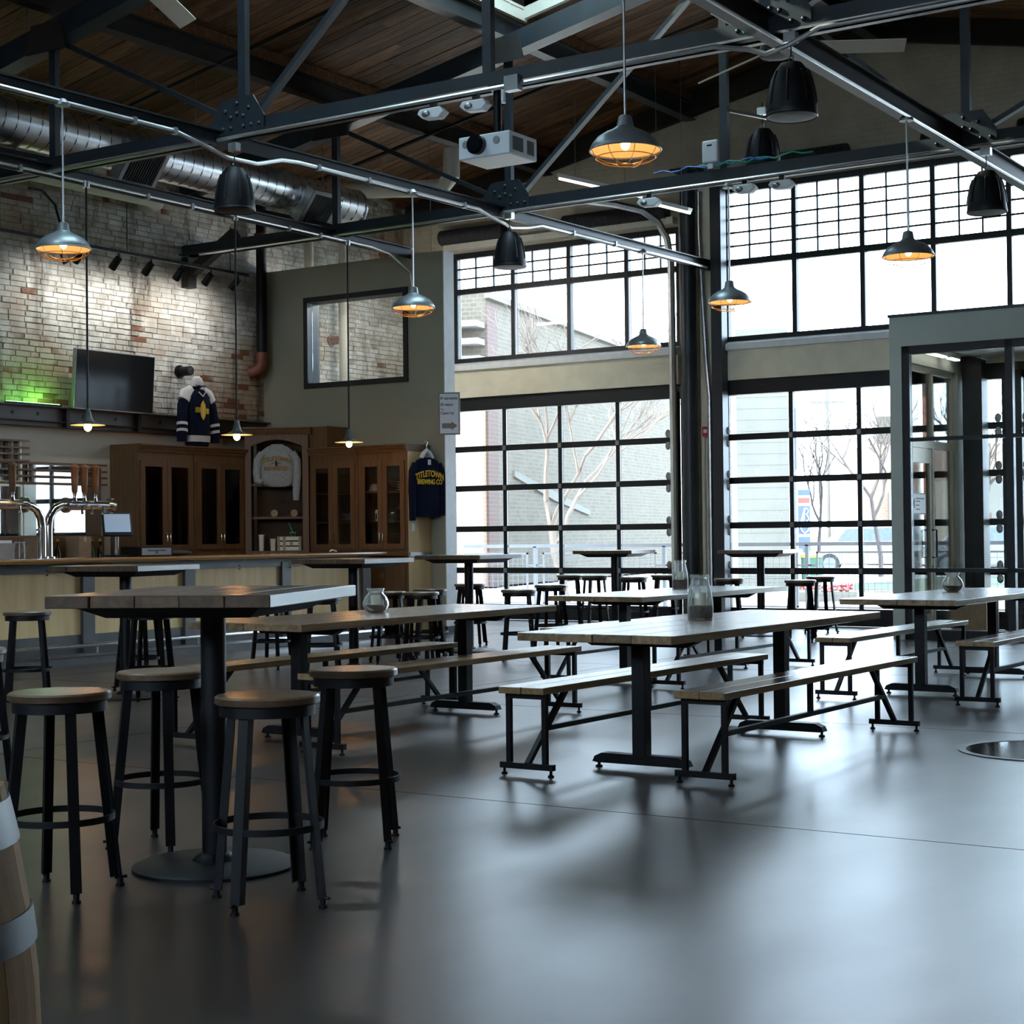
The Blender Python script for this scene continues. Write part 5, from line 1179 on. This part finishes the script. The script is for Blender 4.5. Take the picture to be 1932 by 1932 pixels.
def make_picnic():
    t = thing('picnic_table', '', 'table', group='long picnic tables'); H, W, L, th = .78, .95, 2.95, .045
    n = 4; wd = W / n
    for k in range(n):
        x0 = -W / 2 + k * wd
        o = MB().box(x0 + .0012, x0 + wd - .0012, -L / 2 + random.uniform(-.008, .008), L / 2 + random.uniform(-.008, .008), H - th, H).build('plank', 'tabletop_wood', t, False); bevel(o, .003, 1)
    for y in (-.94, .94):
        MB().prism([(-.40, y - .03, H - th), (.40, y - .03, H - th), (.30, y - .03, H - th - .05), (-.30, y - .03, H - th - .05)], (0, .06, 0)).build('top_support', 'black_metal', t, False)
        bevel(MB().box(-.04, .04, y - .04, y + .04, .06, H - th - .04).build('column', 'black_metal', t, False), .004)
        f = MB().prism([(-.30, y - .035, .035), (-.285, y - .035, .065), (-.24, y - .035, .085), (.24, y - .035, .085), (.285, y - .035, .065), (.30, y - .035, .035), (.27, y - .035, .03), (-.27, y - .035, .03)], (0, .07, 0)).build('foot_bar', 'black_metal', t, False)
        for sx in (-1, 1): MB().lathe([(.02, 0), (.02, .01), (.009, .014), (.009, .035)], 12, (sx * .275, y, 0)).build('glide', 'black_metal', f)
    return t
def make_bench():
    t = thing('bench', '', 'bench', group='long wooden benches'); H, W, L, th = .485, .29, 2.88, .038
    for k in range(2):
        x0 = -W / 2 + k * W / 2
        o = MB().box(x0 + .001, x0 + W / 2 - .001, -L / 2 + random.uniform(-.004, .004), L / 2, H - th, H).build('plank', 'bench_wood', t, False); bevel(o, .003, 1)
    for s in (-1, 1):
        y = s * (L / 2 - .06)
        MB().box(-.13, .13, y - .015, y + .015, H - th - .03, H - th).build('top_bar', 'black_metal', t, False)
        for sx in (-1, 1): MB().box(sx * .115 - .014, sx * .115 + .014, y - .014, y + .014, .06, H - th - .02).build('leg', 'black_metal', t, False)
        f = MB().box(-.17, .17, y - .017, y + .017, .035, .068).build('foot_bar', 'black_metal', t, False)
        for sx in (-1, 1): MB().lathe([(.017, 0), (.017, .01), (.008, .014), (.008, .036)], 10, (sx * .15, y, 0)).build('glide', 'black_metal', f)
        MB().bar((0, y, .06), (0, y - s * .42, H - th), .028, .028, (1, 0, 0)).build('brace', 'black_metal', t, False)
    yb = L / 2 - .06 - .20
    MB().box(-.014, .014, -yb, yb, .225, .253).build('stretcher', 'black_metal', t, False); MB().box(-.014, .014, -.015, .015, .25, H - th).build('centre_post', 'black_metal', t, False)
    return t
def build_picnics():
    p = make_picnic(); b = make_bench()
    tabs = [((-4.50, 9.10), 'central picnic table with the tall bottle jar on it'), ((-7.11, 9.26), 'picnic table behind the nearest tall table with a bowl jar on it'), ((-4.62, 13.96), 'picnic table before the glass vestibule with a bowl jar on it'), ((-7.28, 13.86), 'farthest picnic table, the rear bottle jar stands on it')]
    for i, ((x, y), lb) in enumerate(tabs):
        o = p if i == 0 else copy_tree(p); o.location = (x, y, 0); o['label'] = lb
    bs = [((-3.95, 9.22), 'bench on the near side of the central picnic table'), ((-4.94, 9.05), 'bench on the far side of the central picnic table'),
          ((-6.52, 9.22), 'bench on the near side of the picnic table behind the nearest tall table'), ((-7.62, 9.20), 'bench on the bar side of the picnic table behind the nearest tall table'),
          ((-3.95, 13.72), 'bench on the near side of the picnic table before the vestibule'), ((-5.08, 13.75), 'bench on the far side of the picnic table before the vestibule'),
          ((-6.70, 13.98), 'bench on the near side of the farthest picnic table'), ((-7.83, 14.05), 'bench on the far side of the farthest picnic table')]
    for i, ((x, y), lb) in enumerate(bs):
        o = b if i == 0 else copy_tree(b); o.location = (x, y, 0); o['label'] = lb
build_picnics()

def build_jars():
    Z = .78
    def bowl(x, y, lb, can):
        t = thing('bowl_jar', lb, 'candle jar', (x, y, Z), 0, 'round bowl candle jars')
        pr = [(.055, .002), (.075, .012), (.092, .045), (.092, .07), (.078, .105), (.056, .128), (.052, .140), (.060, .158), (.066, .168)]
        MB().lathe(pr, 32, cap=False).build('glass_bowl', 'jar_glass', t); MB().cyl((0, 0, .001), (0, 0, .004), .056, n=24).build('glass_base', 'jar_glass', t)
        MB().lathe([(.05, .006), (.072, .014), (.086, .040), (.087, .052), (.01, .054)], 28).build('beans', 'coffee_beans', t)
        MB().cyl((0, 0, .05), (0, 0, .118), .034, n=20).build('candle', 'candle_wax', t); MB().cyl((0, 0, .118), (0, 0, .13), .002, n=6).build('wick', 'black_metal', t)
    bowl(-7.28, 9.35, 'round glass bowl jar with candle on the picnic table behind the tall table', 1)
    bowl(-4.80, 14.35, 'round glass bowl jar with candle on the picnic table before the vestibule', 1)
    def bottle(x, y, lb):
        t = thing('bottle_jar', lb, 'candle jar', (x, y, Z), 0, 'tall bottle candle jars')
        MB().lathe([(.070, .001), (.079, .008), (.079, .10), (.074, .15), (.064, .20), (.056, .235), (.056, .25), (.061, .255), (.061, .275)], 32, cap=False).build('glass_wall', 'jar_glass', t)
        MB().cyl((0, 0, .001), (0, 0, .006), .076, n=24).build('glass_base', 'jar_glass', t); MB().lathe([(.074, .007), (.0755, .085), (.01, .088)], 28).build('beans', 'coffee_beans', t)
        MB().cyl((0, 0, .085), (0, 0, .165), .038, n=20).build('candle', 'candle_wax', t); MB().cyl((0, 0, .165), (0, 0, .178), .002, n=6).build('wick', 'black_metal', t)
    bottle(-4.68, 9.25, 'tall glass bottle jar with cream candle on the central picnic table')
    bottle(-7.55, 14.50, 'tall glass bottle jar with candle on the farthest picnic table')
build_jars()

def build_barrel():
    t = thing('wine_barrel', 'wooden barrel with metal hoops cut by the left edge of the picture', 'barrel', (-2.42, 1.66, 0))
    def R_(z): return .275 + .060 * (1 - ((z - .45) / .45) ** 2)
    n = 20; zs = [0, .1, .2, .32, .45, .58, .7, .8, .9]
    for k in range(n):
        a0, a1 = 2 * PI * (k + .012) / n, 2 * PI * (k + .988) / n; vs = []; fs = []
        for z in zs:
            r = R_(z)
            for a in (a0, (a0 + a1) / 2, a1): vs.append((r * math.cos(a), r * math.sin(a), z))
            for a in (a1, a0): vs.append(((r - .024) * math.cos(a), (r - .024) * math.sin(a), z))
        for j in range(len(zs) - 1):
            for i in range(5): fs.append((j * 5 + i, j * 5 + (i + 1) % 5, (j + 1) * 5 + (i + 1) % 5, (j + 1) * 5 + i))
        fs += [(4, 3, 2, 1, 0), tuple(range((len(zs) - 1) * 5, len(zs) * 5))]
        MB().add(vs, fs).build('stave', 'barrel_oak', t)
    for z0, z1 in ((.02, .09), (.20, .255), (.645, .70), (.81, .88)):
        MB().lathe([(R_(z0) + .001, z0), (R_(z0) + .004, z0), (R_(z1) + .004, z1), (R_(z1) + .001, z1)], 48, cap=False).build('hoop', 'hoop_steel', t)
    MB().cyl((0, 0, .85), (0, 0, .87), .25, n=40).build('lid', 'barrel_oak', t)
build_barrel()

# ------------------------------------------------------------------ glass vestibule
def build_vestibule():
    x0, y0, zt = -7.32, 19.65, 3.93; x1 = -3.2
    m = MB(); m.box(x0, x1, y0, y0 + .16, 3.57, zt); m.box(x0, x0 + .15, y0, y0 + .16, 0, 3.57); m.box(x0, x0 + .16, y0 + .16, YW - .02, 3.40, zt); m.box(x0 + .16, x1, y0 + .16, YW - .02, 3.62, 3.68)
    m.box(x1 - .15, x1, y0, YW - .02, 0, zt); m.box(x0 + .02, x0 + .16, YW - .32, YW - .02, 0, 3.4)
    struct(m.build('wall_vestibule', 'grey_green_paint', None, False), 'grey-green painted vestibule frame with glazed front')
    struct(MB().box(x0 - .01, x1, y0 - .02, y0 + .18, zt, zt + .035).build('trim_7', 'steel_blue', None, False), 'thin dark cap strip along the vestibule top')
    w_ = stempty('window_9'); w_['label'] = 'black framed glazed front of the vestibule'
    a, ya, yb = x0 + .15, y0 + .02, y0 + .11
    cols = [a + .045, -5.87, -4.52, x1 - .19]
    for i, x in enumerate(cols): rbox('mullion', 'black_frame', w_, x - .045, x + .045, ya, yb, 0, 3.57)
    for z, h in ((3.52, .10), (2.43, .045), (.84, .05), (.06, .12)): rbox('rail', 'black_frame', w_, a, x1 - .15, ya, yb, z - h / 2, z + h / 2)
    for i in range(3):
        for z0, z1 in ((.12, .815), (.865, 2.41), (2.455, 3.47)): rbox('pane', 'window_glass', w_, cols[i] + .045, cols[i + 1] - .045, ya + .04, ya + .046, z0, z1)
    # side wall facing the hall: aluminium framed door and lights
    s = stempty('door_4'); s['label'] = 'aluminium framed glass door in the vestibule side with pull handle'
    xa, xb = x0 + .03, x0 + .10; yd0, yd1 = y0 + .24, y0 + 1.22
    for y in (y0 + .19, yd1 + .03, YW - .36): rbox('jamb', 'aluminium', s, xa, xb, y - .03, y + .03, 0, 3.4)
    rbox('header', 'aluminium', s, xa, xb, y0 + .16, YW - .32, 2.37, 2.47); rbox('header', 'aluminium', s, xa, xb, y0 + .16, YW - .32, 3.33, 3.40)
    lf = MB(); lf.box(xa + .01, xb - .01, yd0, yd0 + .09, .02, 2.36); lf.box(xa + .01, xb - .01, yd1 - .09, yd1, .02, 2.36); lf.box(xa + .01, xb - .01, yd0 + .09, yd1 - .09, .02, .26); lf.box(xa + .01, xb - .01, yd0 + .09, yd1 - .09, 2.18, 2.36)
    d = lf.build('door_leaf', 'aluminium', s, False)
    rbox('pane', 'window_glass', d, x0 + .062, x0 + .068, yd0 + .09, yd1 - .09, .26, 2.18)
    MB().tube([(xb, yd1 - .05, .98), (xb + .06, yd1 - .05, .98), (xb + .06, yd1 - .05, 1.33), (xb, yd1 - .05, 1.33)], .012, 8).build('pull_handle', 'black_metal', d)
    MB().tube([(xa, yd1 - .05, .98), (xa - .06, yd1 - .05, .98), (xa - .06, yd1 - .05, 1.33), (xa, yd1 - .05, 1.33)], .012, 8).build('pull_handle', 'black_metal', d)
    MB().box(xb - .01, xb + .012, yd0 + .02, yd0 + .05, 2.0, 2.14).build('door_closer', 'black_metal', d, False); MB().cyl((xb - .01, yd1 - .045, .86), (xb + .006, yd1 - .045, .86), .018, n=12).build('lock', 'satin_nickel', d)
    rbox('pane', 'window_glass', s, x0 + .062, x0 + .068, yd1 + .06, YW - .39, .05, 2.37); rbox('pane', 'window_glass', s, x0 + .062, x0 + .068, y0 + .22, yd1, 2.47, 3.33); rbox('pane', 'window_glass', s, x0 + .062, x0 + .068, yd1 + .06, YW - .39, 2.47, 3.33)
    t = thing('vestibule_column', 'square black column at the rear corner of the vestibule', 'column', (x0 + .34, YW - .16, 0)); MB().box(-.13, .13, -.13, .13, 0, 3.62).build('shaft', 'black_frame', t, False); MB().box(-.15, .15, -.15, .15, 0, .12).build('plinth', 'black_frame', t, False)
    for i, (ya_, yb_) in enumerate(((y0 + .30, y0 + 1.30), (y0 + 1.42, y0 + 1.80))):
        q = thing('strip_light', ['warm strip light inside the vestibule above its side door', 'short strip light in the vestibule rear corner'][i], 'strip light', (x0 + .25, 0, 3.50)); MB().box(-.03, .05, ya_, yb_, .05, .11).build('housing', 'white_plastic', q, False); MB().box(-.025, .045, ya_ + .02, yb_ - .02, .03, .05).build('diffuser', 'tube_lit', q, False)
    g = thing('notice_sign', 'small white arrow notice on the vestibule door glass', 'sign', (xb + .004, yd0 + .40, 1.66))
    MB().box(0, .008, -.27, .27, -.135, .135).build('frame', 'sign_grey', g, False); MB().box(.008, .010, -.255, .255, -.12, .12).build('face', 'sign_white', g, False)
    MB().prism([(.011, -.21, 0), (.011, -.14, .07), (.011, -.14, -.07)], (.002, 0, 0)).build('arrow', 'sign_text', g, False)
    for z, y1_ in ((.065, .21), (.03, .06), (-.02, .03), (-.07, .05)): MB().box(.0102, .0115, -.10, y1_, z - .008, z + .008).build('text_line', 'sign_text', g, False)
    c = thing('cardboard_carton', 'plain tan carton on the floor inside the vestibule', 'box', (x0 + .62, y0 + 1.25, 0)); MB().box(-.22, .22, -.25, .25, 0, .42).build('carton', 'cardboard', c, False); MB().box(-.221, .221, -.03, .03, .36, .422).build('tape', 'cream_paint', c, False)
build_vestibule()

# ------------------------------------------------------------------ outdoors
def build_ground():
    struct(MB().box(-140, 90, -90, 160, -.60, -.31).build('street_base', 'asphalt', None, False), 'street level ground around the building')
    struct(MB().box(-140, 90, YW + .3, 160, -.30, -.06).build('street_ground', 'asphalt', None, False), 'pale street and parking ground outside')
    struct(MB().box(-60, 40, YW + .36, 27.2, -.06, -.03).build('patio_pavement', 'pavement', None, False), 'pale paved patio outside the doors')
    struct(MB().box(-16.5, 40, 36.0, 50.0, -.06, -.02).build('front_lawn', 'lawn', None, False), 'green lawn strip across the street')
    struct(MB().box(-60, 40, 27.2, 36.0, -.06, -.035).build('street_pavement', 'pavement', None, False), 'bright pavement beyond the railing')
build_ground()
def build_railing():
    y = 25.4
    t = thing('patio_railing', 'grey metal patio railing with square wire mesh panels outside', 'railing', (0, y, -.03))
    MB().box(-24, 2, -.03, .03, 1.13, 1.19).build('top_rail', 'rail_grey', t, False)
    x = -24.0; pitch = 2.62
    wire = None
    while x < 1:
        MB().box(x - .03, x + .03, -.03, .03, 0, 1.15).build('post', 'rail_grey', t, False)
        a, b = x + .16, x + pitch - .16; z0, z1 = .12, 1.04
        f = MB(); f.box(a, b, -.015, .015, z1 - .03, z1); f.box(a, b, -.015, .015, z0, z0 + .03); f.box(a, a + .03, -.015, .015, z0, z1); f.box(b - .03, b, -.015, .015, z0, z1)
        f.box(x + .03, a, -.012, .012, .80, .83); f.box(b, x + pitch - .03, -.012, .012, .80, .83)
        fo = f.build('panel_frame', 'rail_grey', t, False)
        m = MB(); n = int((b - a) / .105)
        for k in range(1, n): q = a + (b - a) * k / n; m.box(q - .003, q + .003, -.003, .003, z0, z1)
        for k in range(1, 9): q = z0 + (z1 - z0) * k / 9; m.box(a, b, -.003, .003, q - .003, q + .003)
        m.build('wire_mesh', 'rail_grey', fo, False)
        x += pitch
build_railing()

def build_buildings():
    # old brick house with sloping parapet opposite
    P = Vector((*(-24.64, 36.46), 0)); az = math.radians(13.5); dr = Vector((-math.sin(az), math.cos(az), 0))
    # side wall recedes along dr; street front faces the hall to the left
    t = thing('brick_house', 'old brick house with sloping parapet across the street', 'building', P, math.atan2(dr.y, dr.x))
    L = 21.0; z0, z1 = 7.75, 7.75
    # local X runs along the side wall, local Y to the left (into the house)
    MB().prism([(0, 0, 0), (L, 0, 0), (L, 0, z1), (0, 0, z0)], (0, 14, 0)).build('walls', 'outdoor_grey_brick', t, False)
    MB().prism([(-.12, -.14, z0 - .16), (L, -.14, z1 - .16), (L, -.14, z1), (-.12, -.14, z0)], (0, .14, 0)).build('parapet_cap', 'outdoor_siding', t, False)
    MB().box(-.02, .75, -.05, 0, 0, z0 - .3).build('corner_quoin', 'outdoor_red_brick', t, False)
    MB().prism([(2.0, -.06, 2.95), (5.5, -.06, 2.35), (9, -.06, 1.95), (9, -.06, 2.10), (5.5, -.06, 2.62), (2.0, -.06, 3.12)], (0, .06, 0)).build('brick_scar', 'outdoor_siding', t, False)
    MB().box(-.3, 0, .02, 14, 0, 5.9).build('street_front', 'outdoor_pink_brick', t, False)
    for k in range(3): MB().box(-.45 - k * .12, 0, .02, 14, 5.9 + k * .45, 6.05 + k * .45).build('cornice_band', 'outdoor_white', t, False)
    for k, y in enumerate((1.0, 4.4, 7.8)):
        w_ = MB().box(-.34, -.3, y, y + 1.5, 1.5, 3.1).build('window', 'outdoor_white', t, False)
        MB().box(-.36, -.34, y + .12, y + 1.38, 1.6, 3.0).build('pane', 'outdoor_glass', w_, False)
        mb = MB()
        for q in (.5, .92): mb.box(-.375, -.36, y + q, y + q + .05, 1.6, 3.0)
        for q in (2.0, 2.45): mb.box(-.375, -.36, y + .12, y + 1.38, q, q + .05)
        mb.build('glazing_bar', 'outdoor_white', w_, False)
        arc = [(-.36, y + .75 + .9 * math.cos(a), 4.2 + .9 * math.sin(a)) for a in [PI * i / 14 for i in range(15)]]
        MB().prism(arc, (.06, 0, 0)).build('arch_window', 'outdoor_glass', t, False); MB().box(-.36, -.3, y, y + 1.5, 3.65, 4.2).build('window', 'outdoor_glass', t, False)
    # pale sided block
    x, y = (-17.67, 36.24)
    t = thing('sided_house', 'pale grey clapboard building beyond the railing', 'building', (x, y, 0), CAM_YAW - .12)
    W = 1.55; n = 22
    MB().box(0, W, 0, 8, 0, 6.2).build('core_wall', 'outdoor_siding', t, False)
    cl = MB()
    for k in range(n): z = .25 + k * .27; cl.prism([(.22, -.012, z), (.22, -.005, z + .27), (.22, 0, z + .27), (.22, 0, z)], (W - .22, 0, 0))
    o = cl.build('clapboards', 'outdoor_siding', t, False)
    MB().box(-.02, .22, -.05, .02, 0, 6.2).build('corner_board', 'outdoor_white', t, False)
    # distant brick chimney stack and house gable seen through the vestibule
    x, y = (-20.38, 58.37); t = thing('brick_chimney', 'tall orange brick chimney stack seen through the vestibule', 'chimney', (x, y, 0)); MB().box(-.14, .14, -.14, .14, 0, 7.0).build('stack', 'outdoor_orange_brick', t, False); MB().box(-.16, .16, -.16, .16, 6.2, 7.0).build('cap', 'outdoor_red_brick', t, False)
    x, y = (-19.52, 61.33); t = thing('gabled_house', 'pale gabled house seen through the vestibule', 'building', (x, y, 0), CAM_YAW)
    MB().prism([(-.4, 0, 0), (3.4, 0, 0), (3.4, 0, .9), (.9, 0, 3.3), (-.4, 0, 3.3)], (0, 5, 0)).build('walls', 'outdoor_siding', t, False); MB().box(-.2, .4, .3, .8, 3.3, 4.0).build('chimney', 'outdoor_grey_brick', t, False); MB().box(0, .5, -.05, 0, 1.0, 2.0).build('door', 'outdoor_red_brick', t, False)
    x, y = (-25.32, 67.09); t = thing('red_brick_house', 'blurry red brick house between bare branches', 'building', (x, y, 0), CAM_YAW); MB().box(-.6, 6, 0, 5, 0, 5.0).build('walls', 'outdoor_pink_brick', t, False); MB().box(-.2, .9, .2, 1.0, 5, 6.2).build('chimney', 'outdoor_grey_brick', t, False); MB().box(.2, 2.2, -.1, 0, 1.0, 3.0).build('porch', 'outdoor_white', t, False)
build_buildings()

def tree(loc, h, mat, label, seed, r0=.16, depth=5):
    rnd = random.Random(seed); t = thing('bare_tree', label, 'tree', loc)
    trunk = MB(); br = MB()
    def grow(mb, p, d, ln, r, lv):
        pts = [p]; q = p; dd = d.copy()
        for k in range(4):
            dd = (dd + Vector((rnd.uniform(-.16, .16), rnd.uniform(-.16, .16), rnd.uniform(-.02, .12)))).normalized(); q = q + dd * ln / 4; pts.append(q)
        mb.tube(pts, r, 5, taper=[r * (1 - .1 * i) for i in range(5)])
        if lv == 0: return
        for k in range(3 if lv > 1 else 2):
            a = rnd.uniform(0, 2 * PI); s = rnd.uniform(.45, .95)
            nd = (dd + Vector((math.cos(a) * s, math.sin(a) * s, rnd.uniform(-.1, .35)))).normalized()
            grow(br, pts[rnd.choice((2, 3, 4, 4))], nd, ln * rnd.uniform(.6, .82), r * .6, lv - 1)
    grow(trunk, Vector((0, 0, 0)), Vector((0, 0, 1)), h * .33, r0, depth)
    trunk.build('trunk', mat, t); br.build('branches', mat, t)
    return t
def build_trees():
    tree((*(-17.20, 28.18), -.06), 6.4, 'bark_pale', 'bare pale branched tree in front of the old brick house', 4, .10, 6)
    tree((*(-19.72, 46.86), -.06), 7.0, 'bark_dark', 'slim bare tree beside the banner pole', 9, .07, 4)
    tree((*(-18.92, 49.77), -.06), 7.5, 'bark_dark', 'bare tree in front of the red brick house', 12, .09, 5)
    tree((*(-15.67, 49.50), -.06), 6.5, 'bark_dark', 'bare tree seen through the vestibule glass', 21, .09, 5)
build_trees()

def build_street_things():
    x, y = (-17.88, 40.89)
    t = thing('banner_pole', 'street light pole with blue, red and white banners', 'banner pole', (x, y, 0), CAM_YAW)
    MB().cyl((0, 0, 0), (0, 0, 6.2), .06, n=10).build('pole', 'outdoor_white', t); MB().cyl((0, 0, 3.0), (0, 0, 4.6), .075, n=10).build('sleeve', 'rail_grey', t)
    for z0, z1, mt in ((2.30, 2.46, 'banner_blue'), (2.10, 2.25, 'banner_red'), (1.28, 2.04, 'banner_blue'), (.80, 1.22, 'banner_blue')):
        b = MB().box(.08, .40, -.01, .01, z0, z1).build('banner', mt, t, False)
        if z1 - z0 > .5:
            MB().prism([(.14, -.014, 1.62), (.24, -.014, 1.98), (.28, -.014, 1.98), (.24, -.014, 1.62)], (0, .003, 0)).build('emblem', 'banner_white', b, False)
            MB().tube([(.28, -.014, 1.98), (.35, -.014, 1.90), (.30, -.014, 1.80), (.36, -.014, 1.68), (.27, -.014, 1.60)], .02, 6).build('emblem', 'banner_white', b)
            MB().tube([(.12, -.014, 1.50), (.18, -.014, 1.36), (.25, -.014, 1.31), (.34, -.014, 1.38), (.37, -.014, 1.50)], .022, 6).build('emblem', 'banner_white', b)
    x, y = (-28.05, 67.70); t = thing('utility_pole', 'thin grey utility pole beyond the lawn', 'pole', (x, y, 0), CAM_YAW); MB().cyl((0, 0, 0), (0, 0, 8), .09, n=8).build('pole', 'outdoor_siding', t); MB().box(-.7, .7, -.05, .05, 6.9, 7.0).build('crossarm', 'outdoor_siding', t, False)
    x, y = (-15.93, 37.38); t = thing('waste_bin', 'green waste bin with yellow rim beside the lawn', 'bin', (x, y, -.03), CAM_YAW); MB().lathe([(.24, 0), (.26, .75), (.27, .78)], 14).build('body', 'bin_green', t); MB().lathe([(.275, .76), (.275, .82), (.1, .90)], 14).build('lid', 'cloth_yellow', t)
    def car(x, y, rz, mt, lb):
        t = thing('parked_car', lb, 'car', (x, y, -.06), rz, 'parked cars outside')
        pf = [(-2.2, .35), (-2.25, .75), (-2.1, 1.0), (-1.55, 1.05), (-1.1, 1.5), (-.7, 1.66), (1.3, 1.68), (1.95, 1.5), (2.2, 1.0), (2.25, .45), (2.1, .3), (-2.0, .3)]
        bevel(MB().prism([(a, -.88, b) for a, b in pf], (0, 1.76, 0)).build('body', mt, t, False), .06, 2)
        for s in (-.885, .865): MB().prism([(-1.15, s, 1.08), (-.85, s, 1.5), (1.35, s, 1.55), (1.75, s, 1.10)], (0, .02, 0)).build('side_glass', 'car_glass', t, False)
        for cx in (-1.4, 1.4):
            for s in (-1, 1):
                wh = MB().cyl((cx, s * .70, .34), (cx, s * .90, .34), .34, n=18).build('wheel', 'tyre', t); MB().cyl((cx, s * .901, .34), (cx, s * .91, .34), .22, n=14).build('hub_cap', 'outdoor_white', wh)
        for s in (-.6, .6): MB().box(2.18, 2.25, s - .14, s + .14, .80, .95).build('tail_light', 'car_red', t, False)
    car(-20.97, 54.41, math.radians(20), 'car_white', 'white parked car with visible wheel beyond the lawn')
    car(-34.42, 85.04, math.radians(25), 'car_silver', 'silver parked car further back near the banner pole')
    car(-30.10, 83.09, math.radians(30), 'car_red', 'red parked car behind the white one')
    car(-16.33, 52.66, math.radians(20), 'car_silver', 'silver parked car seen through the vestibule')
    x, y = (-12.97, 30.95); t = thing('flower_planter', 'low planter of red and orange flowers outside', 'planter', (x, y, -.03), CAM_YAW); MB().box(-.65, .65, -.2, .2, 0, .18).build('box_body', 'outdoor_siding', t, False)
    fl = MB(); rnd = random.Random(3)
    for k in range(60): fl.ellip((rnd.uniform(-.6, .6), rnd.uniform(-.18, .18), .2 + rnd.uniform(0, .12)), .05, .05, .04, 6, 4)
    fl.build('flowers', 'car_red', t)['kind'] = 'stuff'
build_street_things()
